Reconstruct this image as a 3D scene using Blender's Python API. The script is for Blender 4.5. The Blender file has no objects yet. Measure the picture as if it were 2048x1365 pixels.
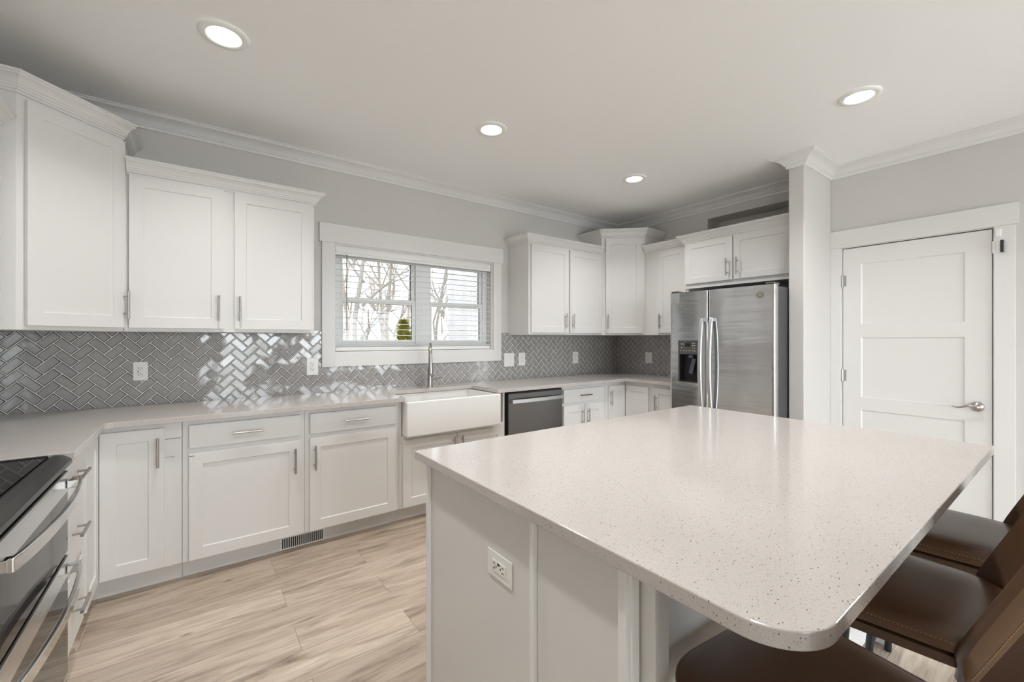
import bpy, bmesh, math, random
from mathutils import Matrix, Vector
random.seed(7)
C = bpy.context.scene.collection
S = bpy.context.scene
PI = math.pi
R = math.radians

# ------------------------------------------------------------------ camera
YAW = 0.6377
cam_d = bpy.data.cameras.new('camera')
cam = bpy.data.objects.new('camera', cam_d)
C.objects.link(cam)
cam.location = (0, -3.5619, 1.3303)
cam.rotation_euler = (PI/2, 0, -YAW)
cam_d.sensor_width = 36
cam_d.lens = 856.34/2048*36
cam_d.shift_y = -4.15/2048
cam_d.clip_start = 0.02
S.camera = cam

# ------------------------------------------------------------------ world, exposure
W = bpy.data.worlds.new('sky'); S.world = W
W.use_nodes = True
wb = W.node_tree.nodes['Background']
wb.inputs[0].default_value = (0.92, 0.955, 1.0, 1)
wb.inputs[1].default_value = 10.5
S.view_settings.view_transform = 'Standard'
S.view_settings.look = 'None'
S.view_settings.gamma = 1
S.view_settings.use_curve_mapping = False
S.view_settings.exposure = 0.36
S.cycles.use_denoising = True
S.cycles.max_bounces = 10
S.cycles.diffuse_bounces = 6
S.cycles.glossy_bounces = 5
S.cycles.transparent_max_bounces = 12
S.cycles.sample_clamp_indirect = 6
S.cycles.caustics_reflective = False
S.cycles.caustics_refractive = False
LAMP_W = 6.6
LENS_E = 7.0

# ------------------------------------------------------------------ materials
def mat(name, col, rough=0.5, metal=0.0, spec=0.5, coat=0.0, bump=None, aniso=0.0):
    m = bpy.data.materials.new(name); m.use_nodes = True
    n = m.node_tree.nodes; l = m.node_tree.links
    b = n['Principled BSDF']
    b.inputs['Base Color'].default_value = (*col, 1)
    b.inputs['Roughness'].default_value = rough
    b.inputs['Metallic'].default_value = metal
    b.inputs['Specular IOR Level'].default_value = spec
    b.inputs['Coat Weight'].default_value = coat
    b.inputs['Coat Roughness'].default_value = 0.05
    if aniso: b.inputs['Anisotropic'].default_value = aniso; b.inputs['Anisotropic Rotation'].default_value = 0.25
    if bump:
        sc, st, stretch = bump
        tc = n.new('ShaderNodeTexCoord'); mp = n.new('ShaderNodeMapping')
        mp.inputs['Scale'].default_value = stretch
        nz = n.new('ShaderNodeTexNoise'); nz.inputs['Scale'].default_value = sc
        nz.inputs['Detail'].default_value = 3
        bp = n.new('ShaderNodeBump'); bp.inputs['Strength'].default_value = st
        bp.inputs['Distance'].default_value = 0.01
        l.new(tc.outputs['Object'], mp.inputs[0]); l.new(mp.outputs[0], nz.inputs['Vector'])
        l.new(nz.outputs[0], bp.inputs['Height']); l.new(bp.outputs[0], b.inputs['Normal'])
    return m

M = {}
M['cab'] = mat('cabinet_white_paint', (0.74, 0.73, 0.717), 0.38, bump=(60, 0.02, (1, 1, 1)))
M['trim'] = mat('trim_white_paint', (0.745, 0.735, 0.722), 0.35)
M['wall'] = mat('wall_grey_paint', (0.62, 0.60, 0.58), 0.75, spec=0.3, bump=(220, 0.04, (1, 1, 1)))
M['ceil'] = mat('ceiling_paint', (0.89, 0.885, 0.875), 0.85, spec=0.2, bump=(180, 0.04, (1, 1, 1)))
M['niche'] = M['wall']
M['nickel'] = mat('brushed_nickel', (0.44, 0.41, 0.38), 0.30, 1.0)
M['hinge'] = mat('satin_steel', (0.50, 0.49, 0.47), 0.35, 1.0)
M['steel'] = mat('stainless_steel', (0.64, 0.65, 0.66), 0.18, 1.0, bump=(2.0, 0.9, (0.4, 0.4, 3.4)), aniso=0.9)
_n = M['steel'].node_tree.nodes; _t = _n.new('ShaderNodeTangent'); _t.direction_type = 'RADIAL'; _t.axis = 'Z'
M['steel'].node_tree.links.new(_t.outputs[0], _n['Principled BSDF'].inputs['Tangent'])
M['steel_bar'] = mat('stainless_bar', (0.66, 0.67, 0.68), 0.36, 1.0)
M['steel_dark'] = mat('slate_steel', (0.20, 0.188, 0.18), 0.30, 1.0)
M['lip'] = mat('dark_cooktop_steel', (0.065, 0.062, 0.06), 0.25, 1.0)
M['chrome'] = mat('polished_steel', (0.70, 0.70, 0.69), 0.10, 1.0)
M['glass_black'] = mat('black_glass', (0.008, 0.007, 0.007), 0.04, 0.0, 0.35)
M['oven_glass'] = mat('oven_glass', (0.012, 0.011, 0.011), 0.05, 0.0, 0.35)
M['black'] = mat('black_plastic', (0.012, 0.012, 0.014), 0.4)
M['case'] = mat('fridge_case', (0.06, 0.06, 0.063), 0.45)
M['panelgrey'] = mat('control_panel_grey', (0.085, 0.085, 0.078), 0.35)
M['screen'] = mat('dark_display', (0.01, 0.01, 0.012), 0.1)
M['button'] = mat('button_light', (0.65, 0.65, 0.62), 0.4)
M['paddle'] = mat('dispenser_paddle', (0.09, 0.10, 0.13), 0.25)
M['chute'] = mat('dispenser_chute', (0.16, 0.16, 0.36), 0.3)
M['label'] = mat('label_grey', (0.27, 0.27, 0.265), 0.6)
M['badge'] = mat('badge_bronze', (0.24, 0.21, 0.17), 0.4, 0.6)
M['badge_l'] = mat('badge_line', (0.60, 0.57, 0.50), 0.4, 0.6)
M['plastic'] = mat('white_plastic', (0.84, 0.84, 0.82), 0.3)
M['slot'] = mat('dark_slot', (0.03, 0.03, 0.03), 0.6)
M['sink'] = mat('white_fireclay', (0.83, 0.82, 0.80), 0.12, coat=0.4)
M['blind'] = mat('blind_white', (0.82, 0.82, 0.80), 0.4)
M['vinyl'] = mat('vinyl_white', (0.90, 0.91, 0.91), 0.35)
M['gasket'] = mat('dark_gasket', (0.03, 0.05, 0.055), 0.5)
M['leather'] = mat('brown_leather', (0.098, 0.050, 0.025), 0.28, spec=0.5, bump=(9, 0.10, (1, 1, 1)))
M['leather_d'] = mat('brown_leather_base', (0.080, 0.042, 0.022), 0.40, bump=(14, 0.08, (1, 1, 1)))
M['stitch'] = mat('tan_stitch', (0.42, 0.27, 0.13), 0.6)
M['iron'] = mat('black_iron', (0.012, 0.014, 0.018), 0.38)
M['kick'] = M['cab']
M['siding'] = mat('white_siding', (0.66, 0.66, 0.655), 0.6)
M['roofing'] = mat('grey_shingle', (0.25, 0.25, 0.26), 0.8)
M['bark'] = mat('grey_bark', (0.42, 0.395, 0.36), 0.9)
M['bark2'] = mat('tan_bark', (0.48, 0.43, 0.36), 0.9)
M['needles'] = mat('yellow_green_needles', (0.30, 0.29, 0.03), 0.7)
M['ground'] = mat('winter_lawn', (0.30, 0.27, 0.18), 0.95, bump=(30, 0.4, (1, 1, 1)))
M['bounce_ground'] = mat('pale_bounce_ground', (0.60, 0.59, 0.57), 0.9)  # unseen ground kept pale to bounce daylight onto the ceiling
M['ring'] = mat('burner_print', (0.06, 0.055, 0.05), 0.3)
M['scratch'] = mat('dark_scuff', (0.18, 0.16, 0.14), 0.7)

def pane_mat(name, col):
    m = bpy.data.materials.new(name); m.use_nodes = True
    n = m.node_tree.nodes; l = m.node_tree.links
    n.remove(n['Principled BSDF'])
    tr = n.new('ShaderNodeBsdfTransparent'); gl = n.new('ShaderNodeBsdfGlossy'); mx = n.new('ShaderNodeMixShader')
    fr = n.new('ShaderNodeFresnel'); fr.inputs[0].default_value = 1.45
    tr.inputs[0].default_value = (*col, 1); gl.inputs['Roughness'].default_value = 0.0
    l.new(fr.outputs[0], mx.inputs[0]); l.new(tr.outputs[0], mx.inputs[1]); l.new(gl.outputs[0], mx.inputs[2])
    l.new(mx.outputs[0], n['Material Output'].inputs[0])
    return m
M['pane'] = pane_mat('clear_glass', (0.95, 0.97, 0.97))
M['tint'] = pane_mat('dimmed_glass', (0.43, 0.433, 0.438))  # kitchen panes darkened to dim the bright view outside

def lens_mat():
    m = bpy.data.materials.new('lit_lens'); m.use_nodes = True
    b = m.node_tree.nodes['Principled BSDF']
    b.inputs['Base Color'].default_value = (0.9, 0.9, 0.9, 1)
    b.inputs['Emission Color'].default_value = (1.0, 0.965, 0.92, 1)
    b.inputs['Emission Strength'].default_value = LENS_E
    return m
M['lens'] = lens_mat()

def quartz_mat():
    m = bpy.data.materials.new('speckled_quartz'); m.use_nodes = True
    n = m.node_tree.nodes; l = m.node_tree.links; b = n['Principled BSDF']
    b.inputs['Roughness'].default_value = 0.10
    b.inputs['Specular IOR Level'].default_value = 0.55
    tc = n.new('ShaderNodeTexCoord')
    nz = n.new('ShaderNodeTexNoise'); nz.inputs['Scale'].default_value = 2.2; nz.inputs['Detail'].default_value = 3
    l.new(tc.outputs['Object'], nz.inputs['Vector'])
    base = n.new('ShaderNodeMixRGB'); base.inputs[1].default_value = (0.555, 0.52, 0.495, 1); base.inputs[2].default_value = (0.52, 0.485, 0.46, 1)
    l.new(nz.outputs[0], base.inputs[0])
    prev = base.outputs[0]
    for sc, thr, rnd, col in ((105, 0.19, 0.80, (0.17, 0.14, 0.12, 1)), (190, 0.24, 0.70, (0.33, 0.29, 0.255, 1)), (75, 0.13, 0.88, (0.11, 0.085, 0.07, 1)), (240, 0.25, 0.60, (0.40, 0.36, 0.32, 1)), (120, 0.15, 0.94, (0.80, 0.79, 0.76, 1))):
        mp = n.new('ShaderNodeMapping'); mp.inputs['Scale'].default_value = (0.85, 1.75, 1.2)
        mp.inputs['Location'].default_value = (sc*.37, sc*.11, .3); mp.inputs['Rotation'].default_value = (0, 0, sc)
        vo = n.new('ShaderNodeTexVoronoi'); vo.inputs['Scale'].default_value = sc
        l.new(tc.outputs['Object'], mp.inputs[0]); l.new(mp.outputs[0], vo.inputs['Vector'])
        sp = n.new('ShaderNodeSeparateColor'); l.new(vo.outputs['Color'], sp.inputs[0])
        g1 = n.new('ShaderNodeMath'); g1.operation = 'GREATER_THAN'; g1.inputs[1].default_value = rnd; l.new(sp.outputs[0], g1.inputs[0])
        g2 = n.new('ShaderNodeMath'); g2.operation = 'LESS_THAN'; g2.inputs[1].default_value = thr; l.new(vo.outputs['Distance'], g2.inputs[0])
        mu = n.new('ShaderNodeMath'); mu.operation = 'MULTIPLY'; l.new(g1.outputs[0], mu.inputs[0]); l.new(g2.outputs[0], mu.inputs[1])
        mx = n.new('ShaderNodeMixRGB'); mx.inputs[2].default_value = col
        l.new(mu.outputs[0], mx.inputs[0]); l.new(prev, mx.inputs[1]); prev = mx.outputs[0]
    l.new(prev, b.inputs['Base Color'])
    return m
M['quartz'] = quartz_mat()

def floor_mat():
    m = bpy.data.materials.new('plank_floor'); m.use_nodes = True
    n = m.node_tree.nodes; l = m.node_tree.links; b = n['Principled BSDF']
    b.inputs['Roughness'].default_value = 0.42
    tc = n.new('ShaderNodeTexCoord')
    mp = n.new('ShaderNodeMapping'); mp.inputs['Location'].default_value = (0.40, 0.815, 0)
    l.new(tc.outputs['Object'], mp.inputs[0])
    br = n.new('ShaderNodeTexBrick')
    br.offset = 0.37; br.offset_frequency = 2
    br.inputs['Scale'].default_value = 1.0
    br.inputs['Brick Width'].default_value = 1.22
    br.inputs['Row Height'].default_value = 0.187
    br.inputs['Mortar Size'].default_value = 0.0010
    br.inputs['Mortar Smooth'].default_value = 0.3
    br.inputs['Color1'].default_value = (0.0, 0.0, 0.0, 1)
    br.inputs['Color2'].default_value = (1, 1, 1, 1)
    br.inputs['Mortar'].default_value = (0.5, 0.5, 0.5, 1)
    l.new(mp.outputs[0], br.inputs['Vector'])
    # per plank offset of the grain
    cm = n.new('ShaderNodeVectorMath'); cm.operation = 'MULTIPLY_ADD'
    cm.inputs[1].default_value = (7.3, 3.1, 5.0)
    l.new(br.outputs['Color'], cm.inputs[0]); l.new(mp.outputs[0], cm.inputs[2])
    ms = n.new('ShaderNodeMapping'); ms.inputs['Scale'].default_value = (1.1, 9, 1); l.new(cm.outputs[0], ms.inputs[0])
    g = n.new('ShaderNodeTexNoise'); g.inputs['Scale'].default_value = 2.0; g.inputs['Detail'].default_value = 8; g.inputs['Roughness'].default_value = 0.62; g.inputs['Distortion'].default_value = 0.9
    l.new(ms.outputs[0], g.inputs['Vector'])
    ms2 = n.new('ShaderNodeMapping'); ms2.inputs['Scale'].default_value = (4, 70, 1); l.new(cm.outputs[0], ms2.inputs[0])
    g2 = n.new('ShaderNodeTexNoise'); g2.inputs['Scale'].default_value = 2.0; g2.inputs['Detail'].default_value = 4
    l.new(ms2.outputs[0], g2.inputs['Vector'])
    cr = n.new('ShaderNodeValToRGB')
    e = cr.color_ramp.elements
    e[0].position = 0.27; e[0].color = (0.235, 0.18, 0.142, 1)
    e[1].position = 0.70; e[1].color = (0.72, 0.625, 0.515, 1)
    x = e.new(0.42); x.color = (0.50, 0.41, 0.325, 1)
    x = e.new(0.55); x.color = (0.635, 0.54, 0.44, 1)
    l.new(g.outputs[0], cr.inputs[0])
    fine = n.new('ShaderNodeMixRGB'); fine.blend_type = 'MULTIPLY'; fine.inputs[0].default_value = 0.38
    l.new(cr.outputs[0], fine.inputs[1]); l.new(g2.outputs[0], fine.inputs[2])
    # tint per plank
    sp = n.new('ShaderNodeSeparateColor'); l.new(br.outputs['Color'], sp.inputs[0])
    tr = n.new('ShaderNodeValToRGB'); t = tr.color_ramp.elements
    t[0].color = (0.82, 0.78, 0.75, 1); t[1].color = (1.14, 1.13, 1.13, 1); l.new(sp.outputs[0], tr.inputs[0])
    tm = n.new('ShaderNodeMixRGB'); tm.blend_type = 'MULTIPLY'; tm.inputs[0].default_value = 1
    l.new(fine.outputs[0], tm.inputs[1]); l.new(tr.outputs[0], tm.inputs[2])
    # knots
    mk = n.new('ShaderNodeMapping'); mk.inputs['Scale'].default_value = (1.0, 2.6, 1); l.new(cm.outputs[0], mk.inputs[0])
    vk = n.new('ShaderNodeTexVoronoi'); vk.inputs['Scale'].default_value = 2.3; l.new(mk.outputs[0], vk.inputs['Vector'])
    kr = n.new('ShaderNodeValToRGB'); k = kr.color_ramp.elements
    k[0].position = 0.015; k[0].color = (0.48, 0.40, 0.34, 1); k[1].position = 0.075; k[1].color = (1, 1, 1, 1)
    l.new(vk.outputs['Distance'], kr.inputs[0])
    km = n.new('ShaderNodeMixRGB'); km.blend_type = 'MULTIPLY'; km.inputs[0].default_value = 1
    l.new(tm.outputs[0], km.inputs[1]); l.new(kr.outputs[0], km.inputs[2])
    mo = n.new('ShaderNodeMixRGB'); mo.inputs[2].default_value = (0.22, 0.16, 0.115, 1)
    l.new(br.outputs['Fac'], mo.inputs[0]); l.new(km.outputs[0], mo.inputs[1])
    l.new(mo.outputs[0], b.inputs['Base Color'])
    bp = n.new('ShaderNodeBump'); bp.inputs['Strength'].default_value = 0.12; bp.inputs['Distance'].default_value = 0.01
    l.new(g2.outputs[0], bp.inputs['Height']); l.new(bp.outputs[0], b.inputs['Normal'])
    return m
M['floor'] = floor_mat()

def tile_mat():
    m = mat('grey_glazed_tile', (0.40, 0.395, 0.385), 0.07, spec=0.6, coat=0.3)
    n = m.node_tree.nodes; l = m.node_tree.links; b = n['Principled BSDF']
    tc = n.new('ShaderNodeTexCoord')
    nz = n.new('ShaderNodeTexNoise'); nz.inputs['Scale'].default_value = 26; nz.inputs['Detail'].default_value = 2
    l.new(tc.outputs['Object'], nz.inputs['Vector'])
    mx = n.new('ShaderNodeMixRGB'); mx.inputs[1].default_value = (0.31, 0.30, 0.295, 1); mx.inputs[2].default_value = (0.41, 0.40, 0.395, 1)
    l.new(nz.outputs[0], mx.inputs[0]); l.new(mx.outputs[0], b.inputs['Base Color'])
    n2 = n.new('ShaderNodeTexNoise'); n2.inputs['Scale'].default_value = 9
    l.new(tc.outputs['Object'], n2.inputs['Vector'])
    bp = n.new('ShaderNodeBump'); bp.inputs['Strength'].default_value = 0.10; bp.inputs['Distance'].default_value = 0.02
    l.new(n2.outputs[0], bp.inputs['Height']); l.new(bp.outputs[0], b.inputs['Normal'])
    return m
M['tile'] = tile_mat()
M['tile_rim'] = mat('dark_tile_edge', (0.018, 0.015, 0.013), 0.2, spec=0.5)  # darker colour along the bevelled edge of every tile
M['grout'] = mat('pale_grout', (0.80, 0.78, 0.75), 0.85)

# ------------------------------------------------------------------ builders
class MB:
    """collects shapes; build() links them as one mesh object"""
    def __init__(s, M4=None):
        s.rim = set(); s.v = []; s.f = []; s.M = M4 or Matrix.Identity(4); s.sm = []
    def add(s, vs, fs, smooth=False):
        o = len(s.v)
        s.v += [s.M @ Vector(p) for p in vs]
        s.f += [tuple(i+o for i in f) for f in fs]
        s.sm += [smooth]*len(fs)
        return s
    def box(s, x0, x1, y0, y1, z0, z1):
        x0, x1 = min(x0, x1), max(x0, x1); y0, y1 = min(y0, y1), max(y0, y1); z0, z1 = min(z0, z1), max(z0, z1)
        return s.add([(x0,y0,z0),(x1,y0,z0),(x1,y1,z0),(x0,y1,z0),(x0,y0,z1),(x1,y0,z1),(x1,y1,z1),(x0,y1,z1)],
              [(0,3,2,1),(4,5,6,7),(0,1,5,4),(1,2,6,5),(2,3,7,6),(3,0,4,7)])
    def prism(s, pts, z0, z1, smooth=False):
        """pts counter-clockwise in plan"""
        n = len(pts)
        vs = [(x,y,z0) for x,y in pts] + [(x,y,z1) for x,y in pts]
        s.add(vs, [tuple(range(n-1,-1,-1)), tuple(range(n,2*n))])
        o = len(s.v) - 2*n
        s.f += [(o+i, o+(i+1)%n, o+n+(i+1)%n, o+n+i) for i in range(n)]
        s.sm += [smooth]*n
        return s
    def loft(s, rings, cap=True, smooth=True, closed=True):
        n = len(rings[0]); vs = [p for r in rings for p in r]; fs = []
        for k in range(len(rings)-1):
            for i in range(n if closed else n-1):
                j = (i+1) % n
                fs.append((k*n+i, k*n+j, (k+1)*n+j, (k+1)*n+i))
        s.add(vs, fs, smooth)
        if cap:
            o = len(s.v) - len(vs)
            s.f += [tuple(o+i for i in range(n-1,-1,-1)), tuple(o+(len(rings)-1)*n+i for i in range(n))]
            s.sm += [False, False]
        return s
    def cyl(s, p0, p1, r0, r1=None, n=16, cap=True):
        p0 = Vector(p0); p1 = Vector(p1); r1 = r0 if r1 is None else r1
        d = (p1-p0).normalized(); a = d.orthogonal().normalized(); b = d.cross(a)
        ring = lambda p, r: [tuple(p + (a*math.cos(2*PI*i/n) + b*math.sin(2*PI*i/n))*r) for i in range(n)]
        return s.loft([ring(p0, r0), ring(p1, r1)], cap)
    def tube(s, pts, rad, n=12, cap=True, flat=1.0):
        """tube along a polyline; rad a number or list"""
        P = [Vector(p) for p in pts]; k = len(P)
        rr = rad if isinstance(rad, (list, tuple)) else [rad]*k
        rings = []; a = None
        for i in range(k):
            d = (P[min(i+1,k-1)] - P[max(i-1,0)]).normalized()
            if a is None: a = d.orthogonal().normalized()
            a = (a - d*a.dot(d)).normalized(); b = d.cross(a)
            rings.append([tuple(P[i] + (a*math.cos(2*PI*j/n) + b*math.sin(2*PI*j/n)*flat)*rr[i]) for j in range(n)])
        return s.loft(rings, cap)
    def lathe(s, prof, n=24, cap=True, c=(0,0,0)):
        rings = [[(c[0]+r*math.cos(2*PI*i/n), c[1]+r*math.sin(2*PI*i/n), c[2]+z) for i in range(n)] for r, z in prof]
        return s.loft(rings, cap)
    def sweep(s, path, prof, side=1, closed=False):
        """profile (out, up) swept along a plan polyline (x, y, z); out = side * right-hand normal"""
        k = len(path); rings = []
        for i in range(k):
            p = Vector(path[i][:2])
            def nrm(a, b):
                d = (Vector(b[:2]) - Vector(a[:2])).normalized(); return Vector((d.y, -d.x))*side
            if i == 0: m = nrm(path[0], path[1])
            elif i == k-1: m = nrm(path[-2], path[-1])
            else:
                n0 = nrm(path[i-1], path[i]); n1 = nrm(path[i], path[i+1])
                m = (n0+n1)/(1+n0.dot(n1))
            rings.append([(p.x+m.x*o, p.y+m.y*o, path[i][2]+u) for o, u in prof])
        return s.loft(rings, True, False)
    def build(s, name, m, parent=None, bevel=0, seg=2, loc=None, ang=40):
        me = bpy.data.meshes.new(name)
        me.from_pydata([tuple(p) for p in s.v], [], s.f)
        for p, q in zip(me.polygons, s.sm): p.use_smooth = q
        bm = bmesh.new(); bm.from_mesh(me); bmesh.ops.recalc_face_normals(bm, faces=bm.faces[:]); bm.to_mesh(me); bm.free()
        if any(s.sm): me.set_sharp_from_angle(angle=R(50))
        me.materials.append(M[m] if isinstance(m, str) else m)
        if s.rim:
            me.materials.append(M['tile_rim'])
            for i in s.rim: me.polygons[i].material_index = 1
        o = bpy.data.objects.new(name, me); C.objects.link(o)
        if parent: o.parent = parent
        if loc: o.location = loc
        if bevel:
            b = o.modifiers.new('bevel', 'BEVEL'); b.width = bevel; b.segments = seg; b.limit_method = 'ANGLE'; b.angle_limit = R(ang)
        return o

def tag(o, label, cat, group=None):
    o['label'] = label; o['category'] = cat
    if group: o['group'] = group
    return o
def thing(name, label, cat, loc=(0,0,0), rz=0, group=None):
    o = bpy.data.objects.new(name, None); C.objects.link(o); o.location = loc; o.rotation_euler = (0,0,rz)
    o.empty_display_size = 0.1
    return tag(o, label, cat, group)
def struct(o): o['kind'] = 'structure'; return o
def rot(rz, loc=(0,0,0)): return Matrix.Translation(loc) @ Matrix.Rotation(rz, 4, 'Z')

# ------------------------------------------------------------------ setting
XL, XR, YB, ZC = -0.98, 4.295, -6.6, 2.743
T = 0.15
struct(MB().box(XL-T, XR+T+.6, YB-T, T, -0.12, 0).build('floor', 'floor'))
struct(MB().box(XL-T, XR+T+.6, YB-T, T, ZC, ZC+0.12).build('ceiling', 'ceil'))
# window wall with its opening
WX0, WX1, WZ0, WZ1 = 0.885, 2.395, 1.217, 2.092
struct(MB().box(XL-T, WX0, 0, T, 0, ZC).box(WX1, XR+T, 0, T, 0, ZC).box(WX0, WX1, 0, T, 0, WZ0).box(WX0, WX1, 0, T, WZ1, ZC).build('wall_back', 'wall'))
SY0, SY1, SZ0, SZ1 = -6.40, -4.95, .10, 2.10      # unseen side windows, added to light the room
struct(MB().box(XL-T, XL, SY1, 0, 0, ZC).box(XL-T, XL, YB-T, SY0, 0, ZC).box(XL-T, XL, SY0, SY1, 0, SZ0).box(XL-T, XL, SY0, SY1, SZ1, ZC).build('wall_left', 'wall'))
# right wall: recess above the fridge cabinet, door opening
NY0, NY1, NZ0, NZ1, ND = -2.155, -1.19, 1.9, 2.58, 0.225
DY0, DY1, DZ = -3.176, -2.345, 2.078
w = MB()
w.box(XR, XR+T, NY1, 0, 0, ZC).box(XR, XR+T, NY0, NY1, 0, NZ0).box(XR, XR+T, NY0, NY1, NZ1, ZC)
w.box(XR, XR+T, DY1, NY0, 0, ZC).box(XR, XR+T, DY0, DY1, DZ, ZC).box(XR, XR+T, SY1, DY0, 0, ZC)
w.box(XR, XR+T, YB-T, SY0, 0, ZC).box(XR, XR+T, SY0, SY1, 0, SZ0).box(XR, XR+T, SY0, SY1, SZ1, ZC)
w.box(XR+T, XR+ND, NY0-.05, NY1+.05, NZ0-.05, NZ0).box(XR+T, XR+ND, NY0-.05, NY1+.05, NZ1, NZ1+.05)
w.box(XR+T, XR+ND, NY1, NY1+.05, NZ0, NZ1).box(XR+T, XR+ND, NY0-.05, NY0, NZ0, NZ1)
w.box(XR+ND, XR+ND+.05, NY0-.05, NY1+.05, NZ0-.05, NZ1+.05)
struct(w.build('wall_right', 'wall'))
# closet behind the door
struct(MB().box(XR+T, XR+T+.55, DY0-.1, DY0-.05, 0, DZ+.1).box(XR+T, XR+T+.55, DY1+.05, DY1+.1, 0, DZ+.1).box(XR+T+.5, XR+T+.55, DY0-.05, DY1+.05, 0, DZ+.1).box(XR+T, XR+T+.55, DY0-.1, DY1+.1, DZ+.1, DZ+.15).build('wall_closet', 'wall'))
# pier between fridge and door
PX, PY0, PY1 = 3.735, -2.265, -2.157
struct(MB().box(PX, XR, PY0, PY1, 0, ZC).build('wall_pier', 'wall', bevel=0.008, seg=3))
# unseen rear wall; openings added to light the room, first placed by tile reflection
openings = [(0.32, 1.40, 0.06, 2.05), (1.85, 4.15, 0.06, 2.08)]
w = MB(); xs = XL
for a, b, z0, z1 in openings:
    w.box(xs, a, YB-T, YB, 0, ZC).box(a, b, YB-T, YB, 0, z0).box(a, b, YB-T, YB, z1, ZC); xs = b
w.box(xs, XR, YB-T, YB, 0, ZC)
struct(w.build('wall_rear', 'wall'))
def added_window(k, ln, z0, z1, n, M4):
    """frame in local coordinates: x 0..ln along the wall, y outward"""
    f = MB(M4); a, b = 0, ln
    f.box(a, b, .04, .10, z0, z0+.07).box(a, b, .04, .10, z1-.07, z1)
    for i in range(n+1):
        x = a + (b-a)*i/n; x0 = max(a, x-.035); x1 = min(b, x+.035)
        f.box(x0, x1, .04, .10, z0+.07, z1-.07)
    fo = struct(f.build('window_%d' % k, 'vinyl'))
    MB(M4).box(a+.03, b-.03, .068, .073, z0+.05, z1-.05).build('pane', 'pane', fo)
    pl = bpy.data.lights.new('daylight_portal', 'AREA'); pl.shape = 'RECTANGLE'; pl.size = b-a; pl.size_y = z1-z0; pl.cycles.is_portal = True
    po = bpy.data.objects.new('daylight_portal', pl); C.objects.link(po)
    po.matrix_world = M4 @ Matrix.Translation(((a+b)/2, .16, (z0+z1)/2)) @ Matrix.Rotation(-PI/2, 4, 'X')
for k, (a, b, z0, z1) in enumerate(openings):
    added_window(k+2, b-a, z0, z1, 1 if k == 0 else 3, rot(PI, (b, YB, 0)))
added_window(4, SY1-SY0, SZ0, SZ1, 2, rot(PI/2, (XL, SY0, 0)))
added_window(5, SY1-SY0, SZ0, SZ1, 2, rot(-PI/2, (XR, SY1, 0)))

# crown moulding round the room
CP = [(0,-.084),(.012,-.084),(.014,-.068),(.022,-.064),(.022,-.057),(.028,-.055),(.034,-.046),(.046,-.034),(.062,-.025),(.080,-.019),(.093,-.016),(.095,-.009),(.104,-.007),(.104,0),(0,0)]
z = ZC - 0.0005
g = 0.0005
path = [(XL+g, YB, z), (XL+g, -g, z), (XR-g, -g, z), (XR-g, PY1+g, z), (PX-g, PY1+g, z), (PX-g, PY0-g, z), (XR-g, PY0-g, z), (XR-g, YB, z)]
struct(MB().sweep(path, CP, 1).build('trim_1', 'trim'))
# baseboards
BP = [(0,0),(.014,0),(.014,.12),(.008,.14),(0,.14)]
struct(MB().sweep([(PX-g, PY1-.02, 0), (PX-g, PY0-g, 0), (XR-g-.0, PY0-g, 0)], BP, 1).build('baseboard_pier', 'trim'))
struct(MB().sweep([(XR-g, -3.279, 0), (XR-g, YB, 0)], BP, 1).build('baseboard_right', 'trim'))
struct(MB().sweep([(XL+g, YB, 0), (XL+g, -2.9, 0)], BP, 1).build('baseboard_left', 'trim'))

# ------------------------------------------------------------------ kitchen window
win = struct(MB().box(WX0, WX0+.012, .0, .13, WZ0, WZ1).box(WX1-.012, WX1, 0, .13, WZ0, WZ1).box(WX0+.012, WX1-.012, 0, .13, WZ1-.012, WZ1).box(WX0+.012, WX1-.012, 0, .13, WZ0, WZ0+.012).build('window_1', 'trim'))
MB().box(.793, WX0-.002, -.020, -.0005, 1.111, 2.09).build('casing_leg', 'trim', win, bevel=.002)
MB().box(WX1+.002, 2.492, -.020, -.0005, 1.111, 2.09).build('casing_leg', 'trim', win, bevel=.002)
MB().box(.774, 2.511, -.026, -.0005, 2.09, 2.237).build('casing_header', 'trim', win, bevel=.002)
MB().box(WX0-.002, WX1+.002, -.020, -.0005, 1.111, WZ0+.004).build('casing_apron', 'trim', win, bevel=.002)
x0, x1, z0, z1 = WX0+.012, WX1-.012, WZ0+.012, WZ1-.012
xm0, xm1 = 1.612, 1.742
zm = 1.655
f = MB().box(x0, x0+.05, .085, .13, z0, z1).box(x1-.05, x1, .085, .13, z0, z1).box(x0+.05, x1-.05, .085, .13, z0, z0+.05).box(x0+.05, x1-.05, .085, .13, z1-.04, z1).box(xm0, xm1, .08, .13, z0+.05, z1-.04)
f.build('window_frame', 'vinyl', win, bevel=.002)
for a, b in ((x0+.05, xm0), (xm1, x1-.05)):
    for low, zz0, zz1, yy in ((1, z0+.05, zm+.022, .094), (0, zm-.022, z1-.04, .112)):
        wd = .034
        s_ = MB().box(a, a+wd, yy, yy+.016, zz0, zz1).box(b-wd, b, yy, yy+.016, zz0, zz1).box(a+wd, b-wd, yy, yy+.016, zz0, zz0+.042).box(a+wd, b-wd, yy, yy+.016, zz1-.042, zz1)
        so = s_.build('lower_sash' if low else 'upper_sash', 'vinyl', win, bevel=.0015)
        MB().box(a+wd+.0005, b-wd-.0005, yy+.006, yy+.009, zz0+.0425, zz1-.0425).build('pane', 'tint', so)
        MB().box(b-wd-.007, b-wd, yy-.001, yy+.004, zz0+.042, zz1-.042).build('gasket', 'gasket', so)

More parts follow.
